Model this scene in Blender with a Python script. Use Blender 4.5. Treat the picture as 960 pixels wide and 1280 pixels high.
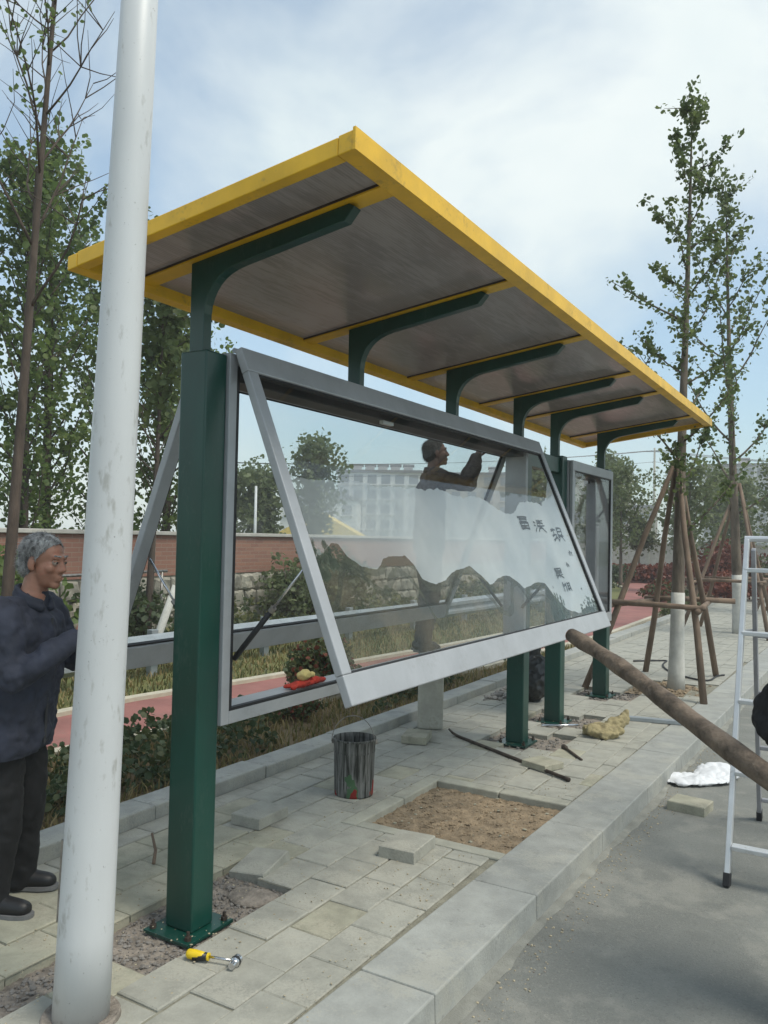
import bpy, bmesh, math, random
import numpy as np
from mathutils import Vector, Matrix, Euler

random.seed(7); rng = np.random.default_rng(11)
for o in list(bpy.data.objects): bpy.data.objects.remove(o)
SC = bpy.context.scene
COL = SC.collection
R = math.radians

# ------------------------------------------------------------------ camera
EYE = Vector((0, 0, 1.65))
def camera():
    yaw, pitch, roll = R(30.756), R(1.741), R(1.154)
    F = Vector((-math.sin(yaw)*math.cos(pitch), math.cos(yaw)*math.cos(pitch), math.sin(pitch)))
    r0 = Vector((math.cos(yaw), math.sin(yaw), 0)); u0 = r0.cross(F)
    r = r0*math.cos(roll) + u0*math.sin(roll); u = r.cross(F)
    cd = bpy.data.cameras.new('camera'); c = bpy.data.objects.new('camera', cd); COL.objects.link(c)
    cd.sensor_fit = 'VERTICAL'; cd.sensor_height = 36; cd.lens = 1014/1280*36
    cd.clip_start = .05; cd.clip_end = 5000
    M = Matrix(((r.x, u.x, -F.x, EYE.x), (r.y, u.y, -F.y, EYE.y), (r.z, u.z, -F.z, EYE.z), (0, 0, 0, 1)))
    c.matrix_world = M
    SC.camera = c
camera()
SC.render.resolution_x = 768; SC.render.resolution_y = 1024

# ------------------------------------------------------------------ world, sun, exposure
SUN_EL, SUN_AZ = R(58), R(92)          # azimuth measured from +Y towards +X
def world():
    w = bpy.data.worlds.new('World'); SC.world = w; w.use_nodes = True
    nt = w.node_tree; nt.nodes.clear(); N = nt.nodes.new; Lk = nt.links.new
    out = N('ShaderNodeOutputWorld'); bg = N('ShaderNodeBackground'); bg2 = N('ShaderNodeBackground')
    sky = N('ShaderNodeTexSky'); sky.sky_type = 'NISHITA'; sky.sun_disc = False
    sky.sun_elevation = SUN_EL; sky.sun_rotation = SUN_AZ; sky.air_density = 1.0; sky.dust_density = 1.6; sky.ozone_density = .35
    bg.inputs['Strength'].default_value = .118
    tint = N('ShaderNodeMix'); tint.data_type = 'RGBA'; tint.blend_type = 'MULTIPLY'; tint.inputs[0].default_value = 1; tint.inputs[7].default_value = (.84, 1.03, 1.05, 1)
    Lk(sky.outputs[0], tint.inputs[6]); Lk(tint.outputs[2], bg.inputs['Color'])
    # cloud layer: soft procedural noise over the whole dome
    tc = N('ShaderNodeTexCoord'); mp = N('ShaderNodeMapping'); mp.inputs['Scale'].default_value = (1, 1, 1.35)
    mp.inputs['Location'].default_value = (5.2, .7, .9); mp.inputs['Rotation'].default_value = (.1, .2, .9)
    Lk(tc.outputs['Generated'], mp.inputs['Vector'])
    n1 = N('ShaderNodeTexNoise'); n1.inputs['Scale'].default_value = 2.1; n1.inputs['Detail'].default_value = 7; n1.inputs['Roughness'].default_value = .52
    n1.inputs['Distortion'].default_value = .35
    Lk(mp.outputs[0], n1.inputs['Vector'])
    cr = N('ShaderNodeValToRGB'); cr.color_ramp.elements[0].position = .43; cr.color_ramp.elements[0].color = (.25, .25, .25, 1)
    cr.color_ramp.elements[1].position = .63; cr.color_ramp.elements[1].color = (.93, .93, .93, 1)
    Lk(n1.outputs['Fac'], cr.inputs[0])
    n2 = N('ShaderNodeTexNoise'); n2.inputs['Scale'].default_value = 2.6; n2.inputs['Detail'].default_value = 5
    Lk(mp.outputs[0], n2.inputs['Vector'])
    c2 = N('ShaderNodeValToRGB'); c2.color_ramp.elements[0].position = .3; c2.color_ramp.elements[0].color = (.62, .72, .74, 1)
    c2.color_ramp.elements[1].position = .7; c2.color_ramp.elements[1].color = (.84, .88, .85, 1)
    Lk(n2.outputs['Fac'], c2.inputs[0]); Lk(c2.outputs[0], bg2.inputs['Color'])
    bg2.inputs['Strength'].default_value = .80
    mx = N('ShaderNodeMixShader'); Lk(cr.outputs[0], mx.inputs[0]); Lk(bg.outputs[0], mx.inputs[1]); Lk(bg2.outputs[0], mx.inputs[2])
    Lk(mx.outputs[0], out.inputs[0])
world()
sd = bpy.data.lights.new('sun', 'SUN'); sd.energy = 1.9; sd.angle = R(25); sd.color = (1, .94, .82)
so = bpy.data.objects.new('sun', sd); COL.objects.link(so)
sdir = Vector((math.cos(SUN_EL)*math.sin(SUN_AZ), math.cos(SUN_EL)*math.cos(SUN_AZ), math.sin(SUN_EL)))
so.rotation_euler = sdir.to_track_quat('Z', 'Y').to_euler(); so.location = sdir*40
vs = SC.view_settings; vs.view_transform = 'Standard'; vs.look = 'None'; vs.gamma = 1; vs.use_curve_mapping = False; vs.exposure = 0.66
SC.render.engine = 'CYCLES'
SC.cycles.transparent_max_bounces = 24; SC.cycles.max_bounces = 8

# ------------------------------------------------------------------ materials
M = {}
def mat(name, col, rough=.7, metal=0, var=.15, scale=6, bump=0, bscale=40, rnd=0, col2=None, spec=.5, detail=6, stretch=None, pos=(.35, .65), coat=0):
    m = bpy.data.materials.new(name); m.use_nodes = True; nt = m.node_tree; N = nt.nodes.new; Lk = nt.links.new
    b = nt.nodes['Principled BSDF']; b.inputs['Roughness'].default_value = rough; b.inputs['Metallic'].default_value = metal
    b.inputs['Specular IOR Level'].default_value = spec; b.inputs['Coat Weight'].default_value = coat
    tc = N('ShaderNodeTexCoord'); src = tc.outputs['Object']
    if rnd:
        oi = N('ShaderNodeObjectInfo'); ad = N('ShaderNodeVectorMath'); ad.operation = 'ADD'
        sc = N('ShaderNodeMath'); sc.operation = 'MULTIPLY'; sc.inputs[1].default_value = 57
        Lk(oi.outputs['Random'], sc.inputs[0]); Lk(src, ad.inputs[0]); Lk(sc.outputs[0], ad.inputs[1]); src = ad.outputs[0]
    if stretch:
        mp = N('ShaderNodeMapping'); mp.inputs['Scale'].default_value = stretch; Lk(src, mp.inputs['Vector']); src = mp.outputs[0]
    nz = N('ShaderNodeTexNoise'); nz.inputs['Scale'].default_value = scale; nz.inputs['Detail'].default_value = detail; nz.inputs['Roughness'].default_value = .6
    Lk(src, nz.inputs['Vector'])
    cr = N('ShaderNodeValToRGB'); e = cr.color_ramp.elements
    c2 = col2 or tuple(min(1, c*(1+var)) for c in col); c1 = tuple(c*(1-var) for c in col) if not col2 else col
    e[0].position = pos[0]; e[0].color = (*c1, 1); e[1].position = pos[1]; e[1].color = (*c2, 1)
    Lk(nz.outputs['Fac'], cr.inputs[0]); cout = cr.outputs[0]
    if rnd:
        hs = N('ShaderNodeHueSaturation'); mr = N('ShaderNodeMapRange'); mr.inputs['To Min'].default_value = 1-rnd; mr.inputs['To Max'].default_value = 1+rnd
        Lk(oi.outputs['Random'], mr.inputs['Value']); Lk(mr.outputs[0], hs.inputs['Value']); Lk(cout, hs.inputs['Color']); cout = hs.outputs[0]
    Lk(cout, b.inputs['Base Color'])
    if bump:
        nb = N('ShaderNodeTexNoise'); nb.inputs['Scale'].default_value = bscale; nb.inputs['Detail'].default_value = 5
        Lk(src, nb.inputs['Vector'])
        bp = N('ShaderNodeBump'); bp.inputs['Strength'].default_value = bump; bp.inputs['Distance'].default_value = .02
        Lk(nb.outputs['Fac'], bp.inputs['Height']); Lk(bp.outputs[0], b.inputs['Normal'])
    M[name] = m; return m

mat('green_paint', (.002, .042, .030), .36, var=.22, scale=3.5, bump=.05, bscale=25, stretch=(1, 1, .35), coat=.1)
mat('grey_metal', (.36, .37, .385), .42, .15, var=.08, scale=5, bump=.02, bscale=60)
mat('dark_metal', (.05, .05, .055), .5, .4)
mat('black_rubber', (.012, .012, .014), .6)
mat('chrome', (.6, .6, .62), .22, 1, var=.05)
mat('steel', (.28, .26, .24), .45, .8, var=.3, scale=20, bump=.1)
mat('rust_steel', (.06, .045, .035), .7, .4, var=.4, scale=15, bump=.2)
mat('yellow_paint', (.74, .43, .014), .42, var=.14, scale=4, bump=.04, bscale=30)
mat('white_paint', (.56, .57, .575), .42, var=.06, scale=3, bump=.03, bscale=12, stretch=(1, 1, .3))
mat('paver', (.295, .29, .25), .85, var=.13, scale=9, bump=.18, bscale=70, rnd=.05)
mat('paver_old', (.29, .28, .215), .88, var=.17, scale=8, bump=.2, bscale=60, rnd=.06)
mat('kerbstone', (.29, .295, .275), .8, var=.13, scale=7, bump=.15, bscale=90, rnd=.06)
mat('edging', (.31, .305, .255), .85, var=.14, scale=9, bump=.15, bscale=80, rnd=.05)
mat('mortar', (.21, .20, .155), .95, var=.25, scale=12, bump=.4, bscale=80)
mat('road', (.175, .18, .165), .88, var=.13, scale=1.6, bump=.35, bscale=170, detail=12)
mat('soil', (.235, .178, .115), .95, var=.28, scale=14, bump=.8, bscale=50)
mat('rubble', (.22, .19, .16), .95, var=.35, scale=20, bump=.6, bscale=60)
mat('stone', (.24, .22, .20), .9, var=.25, scale=20, bump=.3, rnd=.35)
mat('bed_soil', (.15, .11, .06), .95, var=.35, scale=8, bump=.6, bscale=40)
mat('verge', (.16, .15, .055), .95, var=.3, scale=3, bump=.5, bscale=40, col2=(.10, .12, .035))
mat('ground', (.10, .115, .05), .95, var=.3, scale=.35, bump=.3, bscale=6)
mat('red_path', (.27, .115, .10), .88, var=.2, scale=1.8, bump=.1, bscale=120)
mat('cream_kerb', (.46, .42, .33), .8, var=.12, scale=6, bump=.1, rnd=.05)
mat('galvanised', (.33, .36, .38), .5, .5, var=.12, scale=5)
mat('brickwork', (.30, .125, .08), .9, var=.2, scale=8)
mat('coping', (.42, .40, .36), .85, var=.12, scale=6)
mat('wallstone', (.27, .25, .205), .92, var=.25, scale=7, bump=.5, bscale=25, rnd=.22)
mat('bark', (.13, .105, .08), .92, var=.35, scale=10, bump=.6, bscale=30, stretch=(1, 1, .3))
mat('bark_dark', (.075, .055, .042), .92, var=.35, scale=10, bump=.6, bscale=30, stretch=(1, 1, .3))
mat('whitewash', (.50, .49, .45), .9, var=.12, scale=9, bump=.2)
mat('pole_wood', (.17, .12, .085), .85, var=.3, scale=7, bump=.4, bscale=25, stretch=(1, 1, .25))
mat('log_wood', (.13, .098, .072), .75, var=.55, scale=9, bump=.9, bscale=22)
mat('cut_wood', (.33, .16, .09), .8, var=.2, scale=30)
mat('pale_wood', (.42, .35, .24), .85, var=.18, scale=8, bump=.2)
mat('concrete', (.36, .35, .30), .9, var=.14, scale=7, bump=.2)
mat('aluminium', (.62, .63, .64), .38, .55, var=.07, scale=6)
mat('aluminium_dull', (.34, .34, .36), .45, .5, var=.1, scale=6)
mat('apartment', (.66, .65, .62), .9, var=.07, scale=.3)
mat('apartment_beige', (.46, .41, .35), .9, var=.07, scale=.3)
mat('roof_grey', (.2, .2, .21), .9)
mat('window_dark', (.24, .25, .26), .3, spec=.6)
mat('yellow_roof', (.62, .45, .12), .8)
mat('skin', (.30, .145, .095), .5, var=.14, scale=14, bump=.12, bscale=60)
mat('skin_dark', (.14, .07, .05), .55, var=.12, scale=14)
mat('grey_hair', (.26, .26, .26), .75, var=.75, scale=45, bump=.9, bscale=110, stretch=(1, 1, .4))
mat('dark_hair', (.02, .017, .015), .6, var=.3, scale=45, bump=.8, bscale=110)
mat('navy', (.024, .028, .046), .8, var=.25, scale=7, bump=.35, bscale=16)
mat('black_cloth', (.006, .006, .007), .85, var=.3, scale=7, bump=.3, bscale=14)
mat('brown_check', (.042, .028, .024), .85, var=.5, scale=38, bump=.2)
mat('trouser_grey', (.030, .030, .036), .85, var=.25, scale=8)
mat('shoe_black', (.010, .010, .011), .5)
mat('sole', (.16, .16, .16), .8)
mat('eye_white', (.30, .24, .20), .3); mat('eye_dark', (.015, .01, .008), .2)
mat('sack', (.30, .25, .135), .9, var=.2, scale=14, bump=.35, bscale=120)
mat('white_plastic', (.66, .67, .69), .75, var=.06, scale=9, bump=.1, bscale=14, spec=.25)
mat('black_plastic', (.012, .014, .014), .4, bump=.4, bscale=12)
mat('tool_yellow', (.72, .50, .01), .4, var=.04); mat('tool_black', (.012, .012, .013), .45)
mat('red_cloth', (.42, .035, .02), .8, var=.3, scale=20, bump=.4); mat('yellow_cloth', (.62, .50, .20), .8, bump=.3)
mat('ink', (.025, .03, .03), .8)
mat('red_leaf', (.19, .035, .025), .7, var=.3)

def leafmat(name, c1, c2, trans=.35):
    m = bpy.data.materials.new(name); m.use_nodes = True; nt = m.node_tree; N = nt.nodes.new; Lk = nt.links.new
    b = nt.nodes['Principled BSDF']; out = nt.nodes['Material Output']; b.inputs['Roughness'].default_value = .55
    tc = N('ShaderNodeTexCoord'); nz = N('ShaderNodeTexNoise'); nz.inputs['Scale'].default_value = 2.3; nz.inputs['Detail'].default_value = 8; nz.inputs['Roughness'].default_value = .75
    Lk(tc.outputs['Object'], nz.inputs['Vector']); cr = N('ShaderNodeValToRGB'); e = cr.color_ramp.elements
    e[0].position = .38; e[0].color = (*c1, 1); e[1].position = .62; e[1].color = (*c2, 1); Lk(nz.outputs['Fac'], cr.inputs[0])
    Lk(cr.outputs[0], b.inputs['Base Color'])
    t = N('ShaderNodeBsdfTranslucent'); Lk(cr.outputs[0], t.inputs['Color']); mx = N('ShaderNodeMixShader'); mx.inputs[0].default_value = trans
    Lk(b.outputs[0], mx.inputs[1]); Lk(t.outputs[0], mx.inputs[2]); Lk(mx.outputs[0], out.inputs['Surface']); M[name] = m
leafmat('leaf_ginkgo', (.08, .12, .042), (.16, .20, .07), .55)
leafmat('leaf_dense', (.08, .14, .036), (.18, .235, .068), .52)
leafmat('leaf_far', (.11, .145, .06), (.20, .235, .11), .5)
leafmat('leaf_shrub', (.04, .068, .03), (.085, .115, .05))
leafmat('leaf_bush', (.055, .07, .026), (.11, .125, .045))
leafmat('grass_dry', (.20, .155, .06), (.30, .23, .10))
leafmat('grass_green', (.08, .10, .025), (.19, .17, .06))
leafmat('leaf_red', (.12, .028, .02), (.21, .06, .03))

def glassmat():
    m = bpy.data.materials.new('glass'); m.use_nodes = True; nt = m.node_tree; nt.nodes.clear(); N = nt.nodes.new; Lk = nt.links.new
    out = N('ShaderNodeOutputMaterial'); t = N('ShaderNodeBsdfTransparent'); t.inputs[0].default_value = (.955, .965, .965, 1)
    g = N('ShaderNodeBsdfGlossy'); g.inputs['Roughness'].default_value = .01; g.inputs['Color'].default_value = (1, 1, 1, 1)
    lw = N('ShaderNodeLayerWeight'); lw.inputs[0].default_value = .5
    pw = N('ShaderNodeMath'); pw.operation = 'POWER'; pw.inputs[1].default_value = 5; Lk(lw.outputs['Facing'], pw.inputs[0])
    f = N('ShaderNodeMath'); f.operation = 'MULTIPLY_ADD'; f.inputs[1].default_value = .5; f.inputs[2].default_value = .007; Lk(pw.outputs[0], f.inputs[0])
    mx = N('ShaderNodeMixShader'); Lk(f.outputs[0], mx.inputs[0]); Lk(t.outputs[0], mx.inputs[1]); Lk(g.outputs[0], mx.inputs[2]); Lk(mx.outputs[0], out.inputs[0])
    M['glass'] = m
glassmat()
def filmmat(name, c1, c2, opac, var, scale, trl=.45, fade=0):
    m = bpy.data.materials.new(name); m.use_nodes = True; nt = m.node_tree; nt.nodes.clear(); N = nt.nodes.new; Lk = nt.links.new
    out = N('ShaderNodeOutputMaterial'); t = N('ShaderNodeBsdfTransparent'); d = N('ShaderNodeBsdfDiffuse'); tl = N('ShaderNodeBsdfTranslucent')
    tc = N('ShaderNodeTexCoord'); nz = N('ShaderNodeTexNoise'); nz.inputs['Scale'].default_value = scale; nz.inputs['Detail'].default_value = 7
    Lk(tc.outputs['Object'], nz.inputs['Vector']); cr = N('ShaderNodeValToRGB'); e = cr.color_ramp.elements
    e[0].position = .38; e[0].color = (*c1, 1); e[1].position = .62; e[1].color = (*c2, 1); Lk(nz.outputs['Fac'], cr.inputs[0])
    Lk(cr.outputs[0], d.inputs['Color']); Lk(cr.outputs[0], tl.inputs['Color'])
    mx = N('ShaderNodeMixShader'); mx.inputs[0].default_value = trl; Lk(d.outputs[0], mx.inputs[1]); Lk(tl.outputs[0], mx.inputs[2])
    mr = N('ShaderNodeMapRange'); mr.inputs['From Min'].default_value = .3; mr.inputs['From Max'].default_value = .7
    mr.inputs['To Min'].default_value = opac-var; mr.inputs['To Max'].default_value = min(1, opac+var); Lk(nz.outputs['Fac'], mr.inputs['Value'])
    fac = mr.outputs[0]
    if fade:
        sp = N('ShaderNodeSeparateXYZ'); Lk(tc.outputs['Object'], sp.inputs[0]); fr = N('ShaderNodeMapRange'); fr.inputs['From Min'].default_value = 2.9; fr.inputs['From Max'].default_value = 4.3; fr.inputs['To Min'].default_value = fade; fr.inputs['To Max'].default_value = 1
        Lk(sp.outputs['Y'], fr.inputs['Value']); ml = N('ShaderNodeMath'); ml.operation = 'MULTIPLY'; Lk(fr.outputs[0], ml.inputs[0]); Lk(fac, ml.inputs[1]); fac = ml.outputs[0]
    m2 = N('ShaderNodeMixShader'); Lk(fac, m2.inputs[0]); Lk(t.outputs[0], m2.inputs[1]); Lk(mx.outputs[0], m2.inputs[2]); Lk(m2.outputs[0], out.inputs[0])
    M[name] = m
filmmat('film_cloud', (.66, .71, .74), (.80, .83, .84), .79, .08, 1.8, fade=.42)
filmmat('film_mountain', (.07, .08, .04), (.27, .22, .14), .30, .12, 5)
filmmat('film_ridge', (.05, .065, .05), (.14, .14, .09), .50, .2, 9)
filmmat('film_pine', (.05, .085, .055), (.13, .16, .11), .6, .2, 9)

def roofpanel():
    m = mat('polycarbonate', (.185, .165, .15), .13, var=.25, scale=1.6, spec=.6); nt = m.node_tree; N = nt.nodes.new; Lk = nt.links.new
    b = nt.nodes['Principled BSDF']; out = nt.nodes['Material Output']
    tc = N('ShaderNodeTexCoord'); wv = N('ShaderNodeTexWave'); wv.wave_type = 'BANDS'; wv.bands_direction = 'X'; wv.inputs['Scale'].default_value = 26
    Lk(tc.outputs['Object'], wv.inputs['Vector'])
    bp = N('ShaderNodeBump'); bp.inputs['Strength'].default_value = .12; bp.inputs['Distance'].default_value = .004
    Lk(wv.outputs['Fac'], bp.inputs['Height']); Lk(bp.outputs[0], b.inputs['Normal'])
    src = b.inputs['Base Color'].links[0].from_socket; mr = N('ShaderNodeMapRange'); mr.inputs['To Min'].default_value = .78; mr.inputs['To Max'].default_value = 1.12; Lk(wv.outputs['Fac'], mr.inputs['Value'])
    hv = N('ShaderNodeHueSaturation'); Lk(src, hv.inputs['Color']); Lk(mr.outputs[0], hv.inputs['Value']); Lk(hv.outputs[0], b.inputs['Base Color'])
    t = N('ShaderNodeBsdfTranslucent'); t.inputs['Color'].default_value = (.78, .72, .68, 1)
    mx = N('ShaderNodeMixShader'); mx.inputs[0].default_value = .17; Lk(b.outputs[0], mx.inputs[1]); Lk(t.outputs[0], mx.inputs[2]); Lk(mx.outputs[0], out.inputs['Surface'])
roofpanel()
def bucketmat():
    m = mat('bucket_paint', (.035, .036, .032), .9, var=.5, scale=55, stretch=(1, 1, .07), col2=(.21, .21, .20), pos=(.40, .64), spec=.12); nt = m.node_tree; N = nt.nodes.new; Lk = nt.links.new
    b = nt.nodes['Principled BSDF']; base = b.inputs['Base Color'].links[0].from_socket
    tc = N('ShaderNodeTexCoord'); sp = N('ShaderNodeSeparateXYZ'); Lk(tc.outputs['Object'], sp.inputs[0])
    for (c, sc, thr, lo, hi) in (((.07, .13, .07), 11, .585, .0, .26), ((.22, .03, .025), 8.0, .56, .0, .22)):
        nz = N('ShaderNodeTexNoise'); nz.inputs['Scale'].default_value = sc; mp = N('ShaderNodeMapping'); mp.inputs['Location'].default_value = (sc*.37, 3, 1); mp.inputs['Scale'].default_value = (1, 1, .45); nz.inputs['Detail'].default_value = 6
        Lk(tc.outputs['Object'], mp.inputs[0]); Lk(mp.outputs[0], nz.inputs['Vector'])
        mr = N('ShaderNodeMapRange'); mr.inputs['From Min'].default_value = lo; mr.inputs['From Max'].default_value = hi; mr.inputs['To Min'].default_value = .10; mr.inputs['To Max'].default_value = -.10; mr.clamp = False
        Lk(sp.outputs['Z'], mr.inputs['Value']); ad = N('ShaderNodeMath'); Lk(mr.outputs[0], ad.inputs[0]); Lk(nz.outputs['Fac'], ad.inputs[1])
        gt = N('ShaderNodeMath'); gt.operation = 'GREATER_THAN'; gt.inputs[1].default_value = thr+.06; Lk(ad.outputs[0], gt.inputs[0])
        mx = N('ShaderNodeMix'); mx.data_type = 'RGBA'; Lk(gt.outputs[0], mx.inputs[0]); Lk(base, mx.inputs[6]); mx.inputs[7].default_value = (*c, 1); base = mx.outputs[2]
    Lk(base, b.inputs['Base Color'])
bucketmat()
def brickmat():
    m = M['brickwork']; nt = m.node_tree; N = nt.nodes.new; Lk = nt.links.new; b = nt.nodes['Principled BSDF']
    tc = N('ShaderNodeTexCoord'); sp = N('ShaderNodeSeparateXYZ'); cb = N('ShaderNodeCombineXYZ'); Lk(tc.outputs['Object'], sp.inputs[0])
    Lk(sp.outputs['Y'], cb.inputs[0]); Lk(sp.outputs['Z'], cb.inputs[1])
    br = N('ShaderNodeTexBrick'); br.inputs['Scale'].default_value = 1; br.inputs['Brick Width'].default_value = .25; br.inputs['Row Height'].default_value = .07
    br.inputs['Mortar Size'].default_value = .006; br.inputs['Color1'].default_value = (.29, .145, .10, 1); br.inputs['Color2'].default_value = (.235, .115, .085, 1); br.inputs['Mortar'].default_value = (.27, .19, .145, 1)
    Lk(cb.outputs[0], br.inputs['Vector']); Lk(br.outputs['Color'], b.inputs['Base Color'])
    bp = N('ShaderNodeBump'); bp.inputs['Strength'].default_value = .5; bp.inputs['Distance'].default_value = .01; bp.invert = True; Lk(br.outputs['Fac'], bp.inputs['Height']); Lk(bp.outputs[0], b.inputs['Normal'])
brickmat()

def weather_or_reflection(name, col, scale, thr, amount, fine=60, axis=(1, 1, 1)):
    m = M[name]; nt = m.node_tree; N = nt.nodes.new; Lk = nt.links.new; b = nt.nodes['Principled BSDF']; base = b.inputs['Base Color'].links[0].from_socket
    tc = N('ShaderNodeTexCoord'); mp = N('ShaderNodeMapping'); mp.inputs['Scale'].default_value = axis; Lk(tc.outputs['Object'], mp.inputs[0])
    a = N('ShaderNodeTexNoise'); a.inputs['Scale'].default_value = scale; a.inputs['Detail'].default_value = 9; a.inputs['Roughness'].default_value = .72; Lk(mp.outputs[0], a.inputs['Vector'])
    c = N('ShaderNodeTexNoise'); c.inputs['Scale'].default_value = fine; c.inputs['Detail'].default_value = 3; Lk(mp.outputs[0], c.inputs['Vector'])
    ml = N('ShaderNodeMath'); ml.operation = 'MULTIPLY_ADD'; ml.inputs[1].default_value = .35; Lk(c.outputs['Fac'], ml.inputs[0]); Lk(a.outputs['Fac'], ml.inputs[2])
    mr = N('ShaderNodeMapRange'); mr.inputs['From Min'].default_value = thr+.175; mr.inputs['From Max'].default_value = thr+.275; mr.inputs['To Max'].default_value = amount; Lk(ml.outputs[0], mr.inputs['Value'])
    mx = N('ShaderNodeMix'); mx.data_type = 'RGBA'; Lk(mr.outputs[0], mx.inputs[0]); Lk(base, mx.inputs[6]); mx.inputs[7].default_value = (*col, 1); Lk(mx.outputs[2], b.inputs['Base Color'])
    ra = N('ShaderNodeMapRange'); r0 = b.inputs['Roughness'].default_value; ra.inputs['To Min'].default_value = r0; ra.inputs['To Max'].default_value = min(1, r0+.35*amount); Lk(mr.outputs[0], ra.inputs['Value']); Lk(ra.outputs[0], b.inputs['Roughness'])
weather_or_reflection('white_paint', (.26, .25, .22), 5, .56, .55, 40, (1, 1, .35)); weather_or_reflection('white_paint', (.10, .09, .08), 30, .68, .8, 120)
weather_or_reflection('green_paint', (.06, .09, .075), 6, .57, .3, 80, (1, 1, .4)); weather_or_reflection('grey_metal', (.25, .25, .24), 3, .56, .25, 60); weather_or_reflection('yellow_paint', (.30, .19, .05), 5, .58, .45, 60)
weather_or_reflection('paver', (.38, .365, .31), 3.5, .50, .55, 90); weather_or_reflection('paver_old', (.39, .36, .285), 4, .5, .5, 90); weather_or_reflection('paver', (.16, .155, .13), 9, .60, .5, 60)
weather_or_reflection('kerbstone', (.37, .36, .31), 3, .50, .5, 90); weather_or_reflection('kerbstone', (.15, .15, .145), 7, .60, .5, 60); weather_or_reflection('edging', (.38, .36, .29), 3, .5, .5, 90)
weather_or_reflection('road', (.27, .265, .235), .9, .50, .55, 8); weather_or_reflection('road', (.10, .105, .10), 2.5, .58, .5, 90); weather_or_reflection('road', (.30, .29, .26), 90, .54, .45, 260); weather_or_reflection('road', (.085, .085, .08), 70, .56, .5, 230)
weather_or_reflection('concrete', (.24, .23, .19), 4, .55, .5); weather_or_reflection('galvanised', (.22, .19, .15), 4, .58, .5); weather_or_reflection('aluminium', (.35, .34, .32), 9, .6, .5)
weather_or_reflection('polycarbonate', (.31, .28, .26), 1.5, .48, .55, 12, (5, .5, 1)); weather_or_reflection('polycarbonate', (.12, .105, .10), 1.2, .55, .5, 10, (3, .6, 1)); weather_or_reflection('red_path', (.20, .14, .11), 2.5, .54, .5, 40)  # polycarbonate: streaky reflections painted into the sheet's base colour
weather_or_reflection('navy', (.048, .052, .072), 8, .55, .5, 40); weather_or_reflection('skin', (.36, .13, .085), 16, .52, .5, 90)
weather_or_reflection('brickwork', (.46, .34, .25), 1.2, .52, .45, 8) if False else None

# ------------------------------------------------------------------ mesh helpers
class MB:
    def __init__(s): s.v = []; s.f = []; s.mi = []
    def add(s, vs, fs, mi=0):
        k = len(s.v); s.v += [tuple(v) for v in vs]; s.f += [tuple(i+k for i in f) for f in fs]; s.mi += [mi]*len(fs); return s
    def box(s, x0, x1, y0, y1, z0, z1, mi=0):
        return s.add([(x0,y0,z0),(x1,y0,z0),(x1,y1,z0),(x0,y1,z0),(x0,y0,z1),(x1,y0,z1),(x1,y1,z1),(x0,y1,z1)],
                     [(0,3,2,1),(4,5,6,7),(0,1,5,4),(1,2,6,5),(2,3,7,6),(3,0,4,7)], mi)
    def hexa(s, p, mi=0):
        return s.add(p, [(0,3,2,1),(4,5,6,7),(0,1,5,4),(1,2,6,5),(2,3,7,6),(3,0,4,7)], mi)
    def tube(s, pts, rad, n=8, cap=True, mi=0):
        pts = [Vector(p) for p in pts]; k = len(pts)
        if not hasattr(rad, '__len__'): rad = [rad]*k
        rings = []; up = Vector((0, 0, 1))
        d0 = (pts[1]-pts[0]).normalized(); a = d0.orthogonal().normalized() if abs(d0.z) > .9 else d0.cross(up).normalized()
        vs = []
        for i, p in enumerate(pts):
            d = (pts[min(i+1, k-1)]-pts[max(i-1, 0)]).normalized()
            a = (a-d*a.dot(d)).normalized(); b = d.cross(a)
            for j in range(n):
                t = 2*math.pi*j/n; vs.append(p+(a*math.cos(t)+b*math.sin(t))*rad[i])
        fs = [(i*n+j, i*n+(j+1) % n, (i+1)*n+(j+1) % n, (i+1)*n+j) for i in range(k-1) for j in range(n)]
        if cap: fs += [tuple(reversed(range(n))), tuple(range((k-1)*n, k*n))]
        return s.add(vs, fs, mi)
    def prism(s, poly, axis, a, b, mi=0):
        n = len(poly); mk = {'x': lambda p, t: (t, p[0], p[1]), 'y': lambda p, t: (p[0], t, p[1]), 'z': lambda p, t: (p[0], p[1], t)}[axis]
        return s.add([mk(p, a) for p in poly]+[mk(p, b) for p in poly], [tuple(range(n)), tuple(reversed(range(n, 2*n)))]+[(i, i+n, (i+1) % n+n, (i+1) % n) for i in range(n)], mi)
    def lathe(s, prof, c=(0, 0, 0), n=24, mi=0):
        vs = [(c[0]+r*math.cos(2*math.pi*j/n), c[1]+r*math.sin(2*math.pi*j/n), c[2]+z) for r, z in prof for j in range(n)]
        k = len(prof); return s.add(vs, [(i*n+j, i*n+(j+1) % n, (i+1)*n+(j+1) % n, (i+1)*n+j) for i in range(k-1) for j in range(n)], mi)
    def mesh(s, name, mats, smooth=False):
        me = bpy.data.meshes.new(name); me.from_pydata(s.v, [], s.f)
        for m in (mats if isinstance(mats, (list, tuple)) else [mats]): me.materials.append(M[m])
        if any(s.mi): me.polygons.foreach_set('material_index', s.mi)
        bm = bmesh.new(); bm.from_mesh(me); bmesh.ops.recalc_face_normals(bm, faces=bm.faces); bm.to_mesh(me); bm.free()
        if smooth: me.polygons.foreach_set('use_smooth', [True]*len(me.polygons))
        me.update(); return me
    def build(s, name, mats, parent=None, smooth=False, bevel=0, **kw):
        return obj(name, s.mesh(name, mats, smooth), parent, bevel, **kw)

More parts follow.
